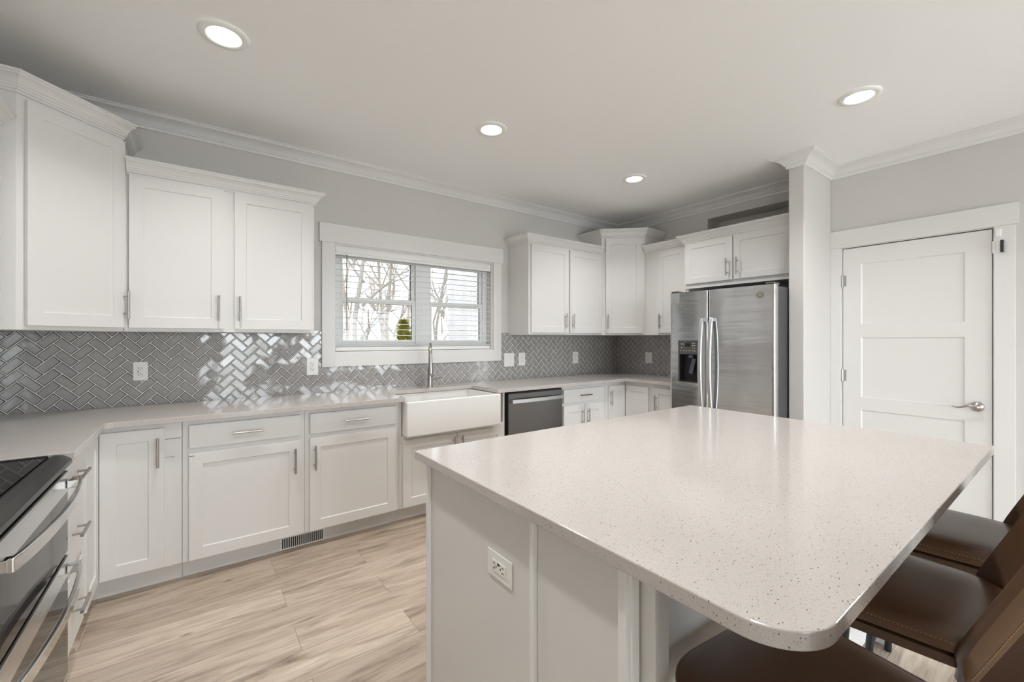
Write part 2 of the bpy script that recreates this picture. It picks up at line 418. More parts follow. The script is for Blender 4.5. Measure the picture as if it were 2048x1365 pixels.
bl = thing('window_blind', 'white horizontal slat blind hanging in the window over the sink', 'blind', ((WX0+WX1)/2, .045, WZ0+.013))
hw = (WX1-WX0)/2 - .016
H = WZ1 - WZ0 - .026
VP_ = [(-.032,H),(-.032,H-.008),(-.036,H-.012),(-.036,H-.05),(-.031,H-.056),(-.031,H-.066),(-.035,H-.070),(-.035,H-.075),(-.026,H-.075),(-.026,H)]
MB().loft([[(-hw, y, zz) for y, zz in VP_], [(hw, y, zz) for y, zz in VP_]], True, False).build('valance', 'blind', bl)
s_ = MB(); zb = .062; zt = H-.085; ns = 15
for i in range(ns):
    zz = zb + .022 + (zt-zb-.022)*i/(ns-1)
    tl = R(4)
    for sgn in (0,):
        cy, cz = math.cos(tl), math.sin(tl)
        pts = [(-.0245,-.0002),(-.012,.0016),(0,.0022),(.012,.0016),(.0245,-.0002),(.0245,-.003),(.012,-.0012),(0,-.0006),(-.012,-.0012),(-.0245,-.003)]
        ring = [(y*cy - q*cz, y*cz + q*cy) for y, q in pts]
        s_.loft([[(-hw+.004, y, zz+q) for y, q in ring], [(hw-.004, y, zz+q) for y, q in ring]], True, False)
s_.build('slats', 'blind', bl)
MB().box(-hw+.002, hw-.002, -.026, .026, .002, .034).build('bottom_rail', 'blind', bl, bevel=.004)
MB().box(-hw, hw, -.028, .028, .044, .0475).box(-hw, hw, -.028, .028, .038, .0415).build('stacked_slats', 'blind', bl)
for x in (-.55, 0, .55): MB().tube([(x, -.0265, H-.07), (x, -.0265, .032), (x, .0265, .032), (x, .0265, H-.07)], .0009, 5).build('ladder_cord', 'blind', bl)
MB().cyl((-.655, -.042, H-.07), (-.655, -.042, H-.68), .0038, n=8).build('tilt_wand', 'label', bl)

# ------------------------------------------------------------------ door and its trim
def shaker_panels(mb, x0, x1, z0, z1, y_front, th, panels, depth=.008, ch=.006):
    """slab with recessed rectangular panels; front faces -y"""
    xs = sorted({x0, x1} | {p[0] for p in panels} | {p[1] for p in panels})
    zs = sorted({z0, z1} | {p[2] for p in panels} | {p[3] for p in panels})
    yb = y_front + th
    for i in range(len(xs)-1):
        for j in range(len(zs)-1):
            a, b, c, e = xs[i], xs[i+1], zs[j], zs[j+1]
            if any(abs(p[0]-a) < 1e-6 and abs(p[1]-b) < 1e-6 and p[2] <= c+1e-6 and p[3] >= e-1e-6 for p in panels): continue
            mb.add([(a,y_front,c),(b,y_front,c),(b,y_front,e),(a,y_front,e)], [(0,1,2,3)])
    for a, b, c, e in panels:
        yi = y_front + depth
        mb.add([(a,y_front,c),(b,y_front,c),(b,y_front,e),(a,y_front,e),(a+ch,yi,c+ch),(b-ch,yi,c+ch),(b-ch,yi,e-ch),(a+ch,yi,e-ch)],
               [(0,1,5,4),(1,2,6,5),(2,3,7,6),(3,0,4,7),(4,5,6,7)])
    mb.add([(x0,y_front,z0),(x1,y_front,z0),(x1,y_front,z1),(x0,y_front,z1),(x0,yb,z0),(x1,yb,z0),(x1,yb,z1),(x0,yb,z1)],
           [(4,7,6,5),(0,4,5,1),(1,5,6,2),(2,6,7,3),(3,7,4,0)])
    return mb
# door in local coordinates: x runs to the right of the picture (-Y), front faces -X
def rwall(y, x=XR, z=0): return rot(-PI/2, (x, y, z))
dm = MB(rwall(-2.352))
dw_ = 3.171-2.352
px0, px1 = 2.469-2.352, 3.046-2.352
shaker_panels(dm, 0, dw_, .008, 2.066, -.002, .035, [(px0, px1, .28, .762), (px0, px1, .862, 1.344), (px0, px1, 1.448, 1.935)], .009, .007)
door = struct(dm.build('door_1', 'trim'))
for zz in (.28, 1.033, 1.805):
    h_ = MB().cyl((XR-.012, -2.3475, zz-.046), (XR-.012, -2.3475, zz+.046), .0075, n=12).cyl((XR-.012, -2.3475, zz+.046), (XR-.012, -2.3475, zz+.052), .005).cyl((XR-.012, -2.3475, zz-.052), (XR-.012, -2.3475, zz-.046), .005)
    h_.box(XR-.0065, XR-.0045, -2.372, -2.350, zz-.044, zz+.044)
    h_.build('hinge', 'hinge', door)
lv = MB(rwall(-3.105, XR-.004, .868) @ Matrix.Rotation(PI/2, 4, 'X'))
lv.lathe([(.033,0),(.033,.006),(.029,.012),(.018,.016),(.013,.020),(.012,.045),(.016,.050),(.016,.058),(.010,.062)], 28)
lv.M = rwall(-3.105, XR-.004, .868)
lv.tube([(0,-.054,0),(-.02,-.056,.006),(-.045,-.056,.004),(-.07,-.055,-.006),(-.09,-.053,-.010),(-.108,-.051,-.006),(-.115,-.050,-.003)], [.011,.010,.0085,.0075,.0065,.0055,.004], 12, True, 0.75)
lv.build('lever_handle', 'nickel', door)
MB().box(XR-.0038, XR+.02, -3.1722, -3.1712, .84, .90).build('latch_plate', 'hinge', door)
# casing and jamb round the door
cs = MB()
cs.box(XR-.018, XR-.0005, -2.342, PY0-.0005, .0, 2.079)
cs.box(XR-.018, XR-.0005, -3.276, -3.181, 0, 2.079)
cs.box(XR-.024, XR-.0005, -3.291, PY0-.0005, 2.079, 2.219)
struct(cs.build('trim_2', 'trim', bevel=.002))
jb = MB().box(XR, XR+.12, DY1-.002, DY1, 0, DZ-.004).box(XR, XR+.12, DY0, DY0+.0015, 0, DZ-.004).box(XR, XR+.12, DY0, DY1, DZ-.004, DZ)
jb.box(XR+.034, XR+.05, DY1-.016, DY1-.002, 0, DZ-.004).box(XR+.034, XR+.05, DY0+.0015, DY0+.014, 0, DZ-.004)
struct(jb.build('trim_3', 'trim'))
tag(MB().box(XR-.030, XR-.0185, -3.2145, -3.186, 2.006, 2.058).build('door_sensor', 'plastic', bevel=.005, seg=3), 'small white rounded contact sensor at the top of the door casing', 'sensor')
lk = thing('flip_lock', 'white flip lock with dark tab on the door casing below the sensor', 'lock', (XR-.0185, -3.19, 1.90))
MB().box(-.004, 0, -.002, .016, 0, .082).box(-.010, 0, -.020, -.002, .006, .012).box(-.010, 0, -.020, -.002, .068, .074).box(-.02, -.010, -.022, -.002, .004, .076).build('lock_plate', 'plastic', lk, bevel=.002)
MB().box(-.034, -.0, -.036, -.022, .002, .080).build('dark_tab', 'black', lk, bevel=.002)
MB().box(-.012, -.004, -.012, -.007, .014, .066).build('slot', 'slot', lk)

# ------------------------------------------------------------------ cabinets
def add_handle(parent, c, vert=True, nrm_y=-1, ln=.155, M4=None):
    """bar pull centred at c on a front that faces -y"""
    h_ = MB(M4)
    x, y, z = c; so = .032
    if vert:
        h_.cyl((x, y-so, z-ln/2), (x, y-so, z+ln/2), .0062, n=14)
        for s in (-.048, .048): h_.cyl((x, y, z+s), (x, y-so, z+s), .0045, n=10)
    else:
        h_.cyl((x-ln/2, y-so, z), (x+ln/2, y-so, z), .0062, n=14)
        for s in (-.048, .048): h_.cyl((x+s, y, z), (x+s, y-so, z), .0045, n=10)
    return h_.build('handle', 'nickel', parent)
def cab_door(parent, x0, x1, z0, z1, yf, hx=None, hz=None, rail=.062, M4=None, vert=True):
    mb = MB(M4)
    shaker_panels(mb, x0, x1, z0, z1, yf-.02, .0195, [(x0+rail, x1-rail, z0+rail, z1-rail)], .007, .003)
    o = mb.build('door', 'cab', parent, bevel=.0012, seg=1, ang=60)
    if hx is not None: add_handle(o, (hx, yf-.02, hz), vert, M4=M4)
    return o
def cab_drawer(parent, x0, x1, z0, z1, yf, handle=True, M4=None):
    mb = MB(M4); mb.box(x0, x1, yf-.02, yf-.0005, z0, z1)
    o = mb.build('drawer', 'cab', parent, bevel=.003)
    if handle: add_handle(o, ((x0+x1)/2, yf-.02, (z0+z1)/2), False, M4=M4)
    return o
KP = [(0,0),(.008,0),(.008,.010),(.015,.013),(.015,.022),(.020,.024),(.021,.034),(.025,.036),(.027,.044),(.034,.054),(.044,.062),(.054,.067),(.056,.074),(.062,.076),(.062,.086),(0,.086)]
def crown(parent, path, z, prof=KP):
    return MB().sweep([(x, y, z) for x, y in path], prof, 1).build('crown_molding', 'cab', parent)

UB, UT = 1.372, 2.272     # upper cabinets: bottom, top of the frame
UD = 0.325                # frame face
# --- two-door cabinet left of the window
X0, X1 = -.3225, .672
c = thing('upper_cabinet', 'wide white two-door wall cabinet left of the window', 'cabinet', (X0, 0, UB), 0)
w_ = X1-X0
MB().box(0, w_, -UD, -.001, 0, UT-UB).build('cabinet_body', 'cab', c, bevel=.0015)
cab_door(c, -.297-X0, .145-X0, .022, .887, -UD, .119-X0, .148)
cab_door(c, .203-X0, .652-X0, .022, .887, -UD, .229-X0, .148)
crown(c, [(.0135, -UD-.0005), (w_+.0005, -UD-.0005), (w_+.0005, -.002)], UT-UB-.012)
# --- two-door cabinet right of the window
X0, X1 = 2.598, 3.6375
c = thing('upper_cabinet', 'white two-door wall cabinet right of the window', 'cabinet', (X0, 0, UB), 0)
w_ = X1-X0
MB().box(0, w_, -UD, -.001, 0, UT-UB).build('cabinet_body', 'cab', c, bevel=.0015)
cab_door(c, 2.622-X0, 3.117-X0, .022, .887, -UD, 3.065-X0, .143)
cab_door(c, 3.137-X0, 3.6225-X0, .022, .887, -UD, 3.170-X0, .143)
crown(c, [(-.0005, -.002), (-.0005, -UD-.0005), (w_, -UD-.0005)], UT-UB-.012)
# --- corner cabinets
def corner_cab(label, cx, sx, hs):
    """sx = +1: corner at the left end of the window wall; -1: right end"""
    c = thing('corner_cabinet', label, 'cabinet', (cx, 0, UB), 0)
    a, e = .328, .656
    pts = [(0.001*sx, -.001), (0.001*sx, -e), (a*sx, -e), (e*sx, -a), (e*sx, -.001)]
    if sx < 0: pts = pts[::-1]
    HT = 2.464-UB
    MB().prism(pts, 0, HT).build('cabinet_body', 'cab', c, bevel=.0015)
    L = math.hypot(e-a, e-a)
    if sx > 0: M4 = rot(PI/4, (a, -e, 0))
    else: M4 = rot(-PI/4, (-e, -a, 0))
    cab_door(c, .028 if sx > 0 else .045, L-.003 if sx > 0 else L-.030, .022, HT-.030, 0, (L-.012 if hs > 0 else .068), .148, M4=M4)
    if sx > 0: p = [(.003, -e-.0005), (a, -e-.0005), (e+.0005, -a), (e+.0005, -.003)]
    else: p = [(-e-.0005, -.003), (-e-.0005, -a), (-a, -e-.0005), (-.003, -e-.0005)]
    crown(c, p, HT-.012)
    return c
corner_cab('tall white diagonal corner cabinet at the left end of the window wall', XL, 1, 1)
corner_cab('tall narrow white diagonal corner cabinet between the window wall and the fridge wall', XR-.0005, -1, -1)
# --- left wall cabinet (seen almost edge-on)
c = thing('upper_cabinet', 'white wall cabinet on the range wall, cut off by the left edge', 'cabinet', (XL, -1.33, UB), PI/2)
w_ = 1.33-.6575
MB().box(0, w_, -.268, -.001, 0, UT-UB).build('cabinet_body', 'cab', c, bevel=.0015)
cab_door(c, .02, w_-.03, .022, .887, -.268, .05, .148)
crown(c, [(0, -.2685), (w_-.0005, -.2685)], UT-UB-.012)
# --- narrow cabinet on the fridge wall
c = thing('upper_cabinet', 'narrow white single-door wall cabinet left of the cabinet over the fridge', 'cabinet', (XR, -.6575, UB), -PI/2)
w_ = 1.172-.6575
MB().box(0, w_, -UD, -.001, 0, UT-UB).build('cabinet_body', 'cab', c, bevel=.0015)
cab_door(c, .83-.6575, w_-.02, .022, .887, -UD, .866-.6575, .143)
crown(c, [(.0, -UD-.0005), (w_, -UD-.0005)], UT-UB-.012)
# --- cabinet over the fridge
FX = 3.90
c = thing('fridge_cabinet', 'short white two-door cabinet above the stainless fridge', 'cabinet', (XR, -1.1735, 1.822), -PI/2)
w_ = 2.155-1.1735; dd = XR-FX
MB().box(0, w_, -dd, -.001, 0, UT-1.822).build('cabinet_body', 'cab', c, bevel=.0015)
cab_door(c, .012, .474, .045, UT-1.822-.012, -dd, .432, .160, rail=.055)
cab_door(c, .486, w_-.03, .045, UT-1.822-.012, -dd, .493+.03, .160, rail=.055)
crown(c, [(-.0005, -.3885), (-.0005, -dd-.0005), (w_, -dd-.0005)], UT-1.822-.012)

# --- base cabinets ----------------------------------------------------
BF, KH, BT = .605, .105, .8825     # frame face, kick height, top of the boxes
def base_body(c, w_, x0=0, kick=True, depth=BF, y_back=-.012):
    MB().box(x0, x0+w_, -depth, y_back, KH, BT).build('cabinet_body', 'cab', c, bevel=.0015)
    if kick: MB().box(x0, x0+w_, -.545, y_back-.1, 0.0005, KH-.0005).build('toe_kick', 'kick', c)
# left corner cabinet with folding door
c = thing('corner_base_cabinet', 'white corner base cabinet with folding door left of the sink run', 'cabinet', (XL, 0, 0))
ax = -.385-.02-XL   # frame line of the left run, local x of the left run face
fx = .595           # left run frame face
pts = [(.012, -.012), (.012, -.945), (fx-.02, -.945), (fx-.02, -BF), (.924, -BF), (.924, -.012)]
MB().prism(pts, KH, BT).build('cabinet_body', 'cab', c, bevel=.0015)
kp = [(.1, -.1), (.1, -.945), (.535, -.945), (.535, -.545), (.924, -.545), (.924, -.1)]
MB().prism(kp, .0005, KH-.0005).build('toe_kick', 'kick', c)
cab_door(c, .598, .848, .115, .855, -BF, .824, .731)
M4 = rot(PI/2, (fx-.02, -.935, 0))
cab_door(c, .02, .308, .115, .855, 0, M4=M4)
MB().box(.852, .883, -BF-.0015, -BF+.001, KH, BT).build('filler_strip', 'cab', c)
MB().box(.853, .918, -BF-.0024, -BF-.0006, .789, .7920).build('scuff_mark', 'scratch', c)
MB().box(.853, .892, -BF-.0024, -BF-.0006, .6925, .6942).build('scuff_mark', 'scratch', c)
# drawer stack between corner and range
c = thing('drawer_cabinet', 'white three-drawer base cabinet beside the oven range', 'cabinet', (XL, -1.331, 0), PI/2)
w_ = 1.331-.946
MB().box(0, w_, -(fx-.02), -.012, KH, BT).build('cabinet_body', 'cab', c, bevel=.0015)
MB().box(0, w_, -.535, -.1, .0005, KH-.0005).build('toe_kick', 'kick', c)
for za, zb_ in ((.722, .855), (.435, .692), (.125, .405)):
    cab_drawer(c, .015, w_-.03, za, zb_, -(fx-.02))
# single door + drawer cabinets
def base_one(label, X0, X1, dx0, dx1, hx, hinge=None):
    c = thing('base_cabinet', label, 'cabinet', (X0, 0, 0))
    base_body(c, X1-X0)
    cab_drawer(c, dx0-X0, dx1-X0, .727, .856, -BF)
    cab_door(c, dx0-X0, dx1-X0, .112, .700, -BF, hx-X0, .577)
    return c
c = base_one('white one-drawer base cabinet right of the corner cabinet, handle on its right', -.0545, .558, -.026, .531, .499)
MB().box(.029, .054, -BF-.0213, -BF-.0198, .684, .687).build('scuff_mark', 'scratch', c)
base_one('white one-drawer base cabinet beside the farmhouse sink, handle on its left', .559, 1.1785, .587, 1.153, .614)
# sink base
SX0, SX1 = 1.1795, 2.112
c = thing('sink_base_cabinet', 'white two-door base cabinet under the farmhouse sink', 'cabinet', (SX0, 0, 0))
w_ = SX1-SX0
MB().box(0, w_, -BF, -.012, KH, .628).box(0, .018, -BF, -.012, .628, BT).box(w_-.018, w_, -BF, -.012, .628, BT).build('cabinet_body', 'cab', c, bevel=.0015)
MB().box(0, w_, -.545, -.1, .0005, KH-.0005).build('toe_kick', 'kick', c)
cab_door(c, 1.203-SX0, 1.643-SX0, .112, .597, -BF, 1.61-SX0, .50)
cab_door(c, 1.647-SX0, 2.088-SX0, .112, .597, -BF, 1.68-SX0, .50)
# cabinet right of the dishwasher
X0 = 2.7645; X1 = 3.372
c = thing('base_cabinet', 'white base cabinet with one drawer and two doors right of the dishwasher', 'cabinet', (X0, 0, 0))
base_body(c, X1-X0)
cab_drawer(c, 2.782-X0, 3.331-X0, .722, .850, -BF)
cab_door(c, 2.782-X0, 3.058-X0, .112, .695, -BF, 3.022-X0, .575)
cab_door(c, 3.064-X0, 3.331-X0, .112, .695, -BF, 3.098-X0, .575)
# right corner base
c = thing('corner_base_cabinet', 'white corner base cabinet with folding door near the fridge', 'cabinet', (XR, 0, 0))
q = .605
pts = [(-.012, -.012), (-.922, -.012), (-.922, -BF), (-q, -BF), (-q, -.945), (-.012, -.945)]
MB().prism(pts, KH, BT).build('cabinet_body', 'cab', c, bevel=.0015)
MB().prism([(-.1, -.1), (-.922, -.1), (-.922, -.545), (-.545, -.545), (-.545, -.945), (-.1, -.945)], .0005, KH-.0005).build('toe_kick', 'kick', c)
cab_door(c, 3.415-XR, 3.668-XR, .112, .842, -BF, 3.437-XR, .725, rail=.055)
M4 = rot(-PI/2, (-q, 0, 0))
cab_door(c, .632, .912, .112, .842, 0, M4=M4, rail=.055)
# narrow base beside the fridge
c = thing('base_cabinet', 'narrow white base cabinet between the folding corner door and the fridge', 'cabinet', (XR, -.946, 0), -PI/2)
w_ = 1.245-.946
MB().box(0, w_, -q, -.012, KH, BT).build('cabinet_body', 'cab', c, bevel=.0015)
MB().box(0, w_, -.545, -.1, .0005, KH-.0005).build('toe_kick', 'kick', c)
cab_door(c, .030, w_-.015, .112, .842, -q, .064, .700, rail=.055)

# --- register grille in the kick
c = thing('floor_register', 'white slotted vent grille in the toe kick below the base cabinets', 'vent', (.425, -.5455, 0))
MB().box(0, .265, -.0045, -.0005, .004, .1035).build('grille_plate', 'plastic', c, bevel=.001)
s_ = MB()
for i in range(20): s_.box(.014+i*.0122, .0218+i*.0122, -.0052, -.0043, .012, .074)
s_.build('slots', 'slot', c)
for x in (.006, .259): MB().cyl((x, -.0045, .05), (x, -.006, .05), .002, n=8).build('screw', 'hinge', c)

# ------------------------------------------------------------------ countertop (one continuous slab)
def arc(cx, cy, r, a0, a1, n=8): return [(cx+r*math.cos(R(a0+(a1-a0)*i/n)), cy+r*math.sin(R(a0+(a1-a0)*i/n))) for i in range(n+1)]
CT0, CT1 = .884, .914
CF = -.668
LX = -.356                          # front of the left run
CUT0, CUT1, CUTY = 1.205, 2.004, -.245
RX = XR-.655
pts = [(XL+.011, -1.331), (LX, -1.331)]
pts += arc(LX+.03, CF-.03, .03, 180, 90, 6)
pts += [(CUT0-.003, CF), (CUT0, CF+.003)]
pts += arc(CUT0+.02, CUTY-.02, .02, 180, 90, 6) + arc(CUT1-.02, CUTY-.02, .02, 90, 0, 6)
pts += [(CUT1, CF+.012)] + arc(CUT1+.012, CF+.012, .012, 180, 270, 4)
pts += arc(RX-.02, CF-.02, .02, 90, 0, 5)
pts += [(RX, -1.247), (XR-.011, -1.247), (XR-.011, -.011), (XL+.011, -.011)]
tag(MB().prism(pts, CT0, CT1).build('countertop', 'quartz', bevel=.0025), 'long speckled cream quartz countertop running along the walls around the sink', 'countertop')

# ------------------------------------------------------------------ backsplash
def herringbone(x0, x1, z0, z1, holes, M4, seed):
    """bevelled tiles on the plane y = 0 facing -y, clipped to a rectangle less holes; one mesh"""
    rnd = random.Random(seed)
    Wt = .0502; Lt = 2*Wt; gp = .0032
    out = MB(M4)
    c45 = math.sqrt(.5)
    def clip(poly, inside, cut):
        res = []
        for i in range(len(poly)):
            a, b = poly[i], poly[(i+1) % len(poly)]
            ia, ib = inside(a), inside(b)
            if ia: res.append(a)
            if ia != ib: res.append(cut(a, b))
        return res
    def halfx(v, keep_gt):
        return (lambda p: (p[0] >= v) == keep_gt or p[0] == v), (lambda a, b: (v, a[1]+(b[1]-a[1])*(v-a[0])/(b[0]-a[0])))
    def halfz(v, keep_gt):
        return (lambda p: (p[1] >= v) == keep_gt or p[1] == v), (lambda a, b: (a[0]+(b[0]-a[0])*(v-a[1])/(b[1]-a[1]), v))
    def crop(poly, r):
        for fn in (halfx(r[0], True), halfx(r[1], False), halfz(r[2], True), halfz(r[3], False)):
            if len(poly) < 3: return []
            poly = clip(poly, *fn)
        return poly
    # free rectangles around the holes
    rects = [(x0, x1, z0, z1)]
    for h in holes:
        new = []
        for r in rects:
            if h[0] >= r[1] or h[1] <= r[0] or h[2] >= r[3] or h[3] <= r[2]: new.append(r); continue
            if h[0] > r[0]: new.append((r[0], h[0], r[2], r[3]))
            if h[1] < r[1]: new.append((h[1], r[1], r[2], r[3]))
            a, b = max(h[0], r[0]), min(h[1], r[1])
            if h[2] > r[2]: new.append((a, b, r[2], h[2]))
            if h[3] < r[3]: new.append((a, b, h[3], r[3]))
        rects = new
    n = int((x1-x0)/Wt)+12
    for i in range(-n, n):
        for j in range(-n, n):
            # lattice a=(1,1)W, b=(2,-2)W ; tiles H (0,0)-(2,1), V (0,1)-(1,3)
            ou, ov = (i+2*j)*Wt, (i-2*j)*Wt
            for (a, b, c_, e) in ((0, Lt, 0, Wt), (0, Wt, Wt, Wt+Lt)):
                cs_ = [(a+gp/2, c_+gp/2), (b-gp/2, c_+gp/2), (b-gp/2, e-gp/2), (a+gp/2, e-gp/2)]
                bv = .0040
                ins = [(a+gp/2+bv, c_+gp/2+bv), (b-gp/2-bv, c_+gp/2+bv), (b-gp/2-bv, e-gp/2-bv), (a+gp/2+bv, e-gp/2-bv)]
                tr = lambda p: (((ou+p[0])-(ov+p[1]))*c45+.02, ((ou+p[0])+(ov+p[1]))*c45+z0)
                P = [tr(p) for p in cs_]; Q = [tr(p) for p in ins]
                mx = sum(p[0] for p in P)/4; mz = sum(p[1] for p in P)/4
                if mx < x0-.08 or mx > x1+.08 or mz < z0-.08 or mz > z1+.08: continue
                tx, tz = rnd.gauss(0, .014), rnd.gauss(0, .014)
                for r in rects:
                    if mx < r[0]-.08 or mx > r[1]+.08 or mz < r[2]-.08 or mz > r[3]+.08: continue
                    full = all(r[0] <= p[0] <= r[1] and r[2] <= p[1] <= r[3] for p in P)
                    dep = lambda p: -.0095 + (p[0]-mx)*tx + (p[1]-mz)*tz
                    if full:
                        vs = [(p[0], -.0052, p[1]) for p in P] + [(p[0], dep(p), p[1]) for p in Q]
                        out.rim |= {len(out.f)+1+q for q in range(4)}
                        out.add(vs, [(4,5,6,7),(0,1,5,4),(1,2,6,5),(2,3,7,6),(3,0,4,7)])
                    else:
                        for k in range(5):
                            poly3 = Q if k == 4 else [P[k], P[(k+1)%4], Q[(k+1)%4], Q[k]]
                            cpoly = crop(poly3, r)
                            if len(cpoly) < 3: continue
                            if k == 4: out.add([(p[0], dep(p), p[1]) for p in cpoly], [tuple(range(len(cpoly)))])
                            else:
                                # bevel plane: height falls with distance from the inner rectangle
                                a0, b0 = Vector(P[k]), Vector(P[(k+1)%4]); dn = (b0-a0).normalized(); nn = Vector((-dn.y, dn.x))
                                q0 = Vector(Q[k])
                                if (q0-a0).dot(nn) < 0: nn = -nn
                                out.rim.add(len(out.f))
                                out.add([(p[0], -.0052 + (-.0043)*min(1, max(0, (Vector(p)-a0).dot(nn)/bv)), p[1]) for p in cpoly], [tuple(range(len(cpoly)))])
    return out, rects
TZ0, TZ1 = CT1+.0005, UB+.022
winhole = (.7925, 2.4925, 1.1105, 3)
plates = [(-.309, -.238, 1.069, 1.185), (.684, .766, 1.053, 1.187), (2.53, 2.658, 1.047, 1.184), (2.716, 2.803, 1.052, 1.186), (3.50, 3.589, 1.047, 1.182)]
zones = [(.673, 2.597)]
bs = thing('tile_backsplash', 'grey herringbone tile backsplash on the window wall behind sink and counter', 'backsplash', (0, -.0005, 0))
# tiles reach the cabinet bottoms, and a little higher beside the window
tz_low = UB-.001
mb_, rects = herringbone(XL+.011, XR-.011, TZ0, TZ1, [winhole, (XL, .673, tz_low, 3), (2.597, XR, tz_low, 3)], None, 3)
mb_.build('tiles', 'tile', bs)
gm = MB()
for r in rects: gm.box(r[0], r[1], -.0066, -.0003, r[2], r[3])
gm.build('grout', 'grout', bs)
bs = thing('tile_backsplash', 'grey herringbone tile backsplash on the short wall beside the fridge', 'backsplash', (XR-.0005, -.0115, 0), -PI/2)
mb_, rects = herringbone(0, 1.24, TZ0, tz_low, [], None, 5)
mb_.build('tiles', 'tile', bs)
gm = MB()
for r in rects: gm.box(r[0], r[1], -.0066, -.0003, r[2], r[3])
gm.build('grout', 'grout', bs)
bs = thing('tile_backsplash', 'grey herringbone tile backsplash on the range wall at the left', 'backsplash', (XL+.0005, -1.331, 0), PI/2)
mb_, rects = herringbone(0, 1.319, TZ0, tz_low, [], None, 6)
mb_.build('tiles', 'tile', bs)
gm = MB()
for r in rects: gm.box(r[0], r[1], -.0066, -.0003, r[2], r[3])
gm.build('grout', 'grout', bs)

# ------------------------------------------------------------------ plates
def duplex(face, cx, cz, y, usb=False):
    for dz in (-.0195, .0195):
        f = MB().box(cx-.0165, cx+.0165, y-.0035, y, cz+dz-.0145, cz+dz+.0145).build('socket', 'plastic', face, bevel=.003)
        MB().box(cx-.0075, cx-.0050, y-.0040, y-.0034, cz+dz-.002, cz+dz+.008).box(cx+.0050, cx+.0075, y-.0040, y-.0034, cz+dz-.001, cz+dz+.007).cyl((cx, y-.0040, cz+dz-.008), (cx, y-.0034, cz+dz-.008), .0028, n=8).build('slots', 'slot', f)
def decora(face, cx, cz, y):
    f = MB().box(cx-.0165, cx+.0165, y-.003, y, cz-.0335, cz+.0335).build('socket', 'plastic', face, bevel=.002)
    s_ = MB()
    for dz in (-.021, .021):
        s_.box(cx-.0085, cx-.006, y-.0036, y-.0029, cz+dz-.005, cz+dz+.005).box(cx+.006, cx+.0085, y-.0036, y-.0029, cz+dz-.004, cz+dz+.004)
        s_.cyl((cx, y-.0036, cz+dz+(.010 if dz < 0 else -.010)), (cx, y-.0029, cz+dz+(.010 if dz < 0 else -.010)), .0028, n=8)
    s_.box(cx-.013, cx-.009, y-.0036, y-.0029, cz-.007, cz+.005)
    s_.build('slots', 'slot', f)
def plate(label, cat, x0, x1, z0, z1, kind, loc=(0,-.0102,0), rz=0, name='wall_outlet'):
    c = thing(name, label, cat, (loc[0], loc[1], loc[2]), rz)
    f = MB().box(x0, x1, -.005, 0, z0, z1).build('cover_plate', 'plastic', c, bevel=.0035, seg=3)
    cx, cz = (x0+x1)/2, (z0+z1)/2
    if kind == 'duplex': duplex(c, cx, cz, -.005)
    elif kind == 'decora': decora(c, cx, cz, -.005)
    elif kind == 'rockers':
        for s in (-.0235, .0235):
            MB().box(cx+s-.0165, cx+s+.0165, -.0075, -.005, cz-.0335, cz+.0335).build('rocker_switch', 'plastic', c, bevel=.002)
    elif kind == 'rocker':
        MB().box(cx-.0165, cx+.0165, -.0075, -.005, cz-.0335, cz+.0335).build('rocker_switch', 'plastic', c, bevel=.002)
    return c
plate('white outlet with charging port on the tiles under the left corner cabinet', 'outlet', *plates[0], 'decora')
plate('white duplex outlet on the tiles just left of the window', 'outlet', *plates[1], 'duplex')
plate('white double switch plate on the tiles just right of the window', 'switch', *plates[2], 'rockers', name='wall_switch')
plate('white duplex outlet right beside the double switch plate', 'outlet', *plates[3], 'duplex')
plate('white outlet on the tiles below the two-door cabinet, right of the switches', 'outlet', *plates[4], 'duplex')
plate('white outlet on the tiles of the short wall beside the fridge', 'outlet', .432-.0115, .522-.0115, 1.047, 1.173, 'duplex', loc=(XR-.0102, -.0115, 0), rz=-PI/2)

# ------------------------------------------------------------------ sink and faucet
c = thing('farmhouse_sink', 'white apron-front farmhouse sink below the window', 'sink', (1.60, -.45, .63))
sx0, sx1 = 1.2005-1.60, 2.010-1.60
yf, yb = -.702+.45, -.19+.45
zt = .883-.63
MB().box(sx0, sx1, yf, yf+.045, .002, zt).build('apron', 'sink', c, bevel=.010, seg=4)
b = MB()
b.box(sx0+.002, sx0+.04, yf+.045, yb, .002, zt-.003).box(sx1-.04, sx1-.002, yf+.045, yb, .002, zt-.003).box(sx0+.04, sx1-.04, yb-.04, yb, .002, zt-.003).box(sx0+.04, sx1-.04, yf+.045, yb-.04, .002, .03)
b.build('basin', 'sink', c, bevel=.004, seg=2)
MB().cyl((0, 0, .030), (0, 0, .034), .045, n=24).build('drain', 'hinge', c)
fc = thing('faucet', 'brushed nickel pull-down faucet standing behind the sink', 'faucet', (1.633, -.165, CT1+.0005), R(-24))
MB().lathe([(.027,0),(.027,.004),(.0225,.010),(.021,.02),(.0205,.16),(.018,.165)], 24).build('body', 'nickel', fc)
pts = [(0, 0, .15)]
for i in range(0, 13):
    t = PI*i/12
    pts.append((0, -.085+.085*math.cos(t), .285+.085*math.sin(t)))
pts.append((0, -.17, .25))
MB().tube(pts, .0125, 16).build('spout', 'nickel', fc)
h_ = MB(); h_.lathe([(.016,.11),(.022,.115),(.0235,.13),(.021,.17),(.0155,.235),(.0135,.26)], 24, True, (0,-.17,0)); h_.build('spray_head', 'nickel', fc)
MB().cyl((.015, 0, .065), (.046, -.002, .070), .013, .012, 16).tube([(.046,-.002,.070),(.06,-.005,.074),(.085,-.015,.078),(.105,-.022,.076)], [.010,.008,.006,.005], 10).build('lever', 'nickel', fc)

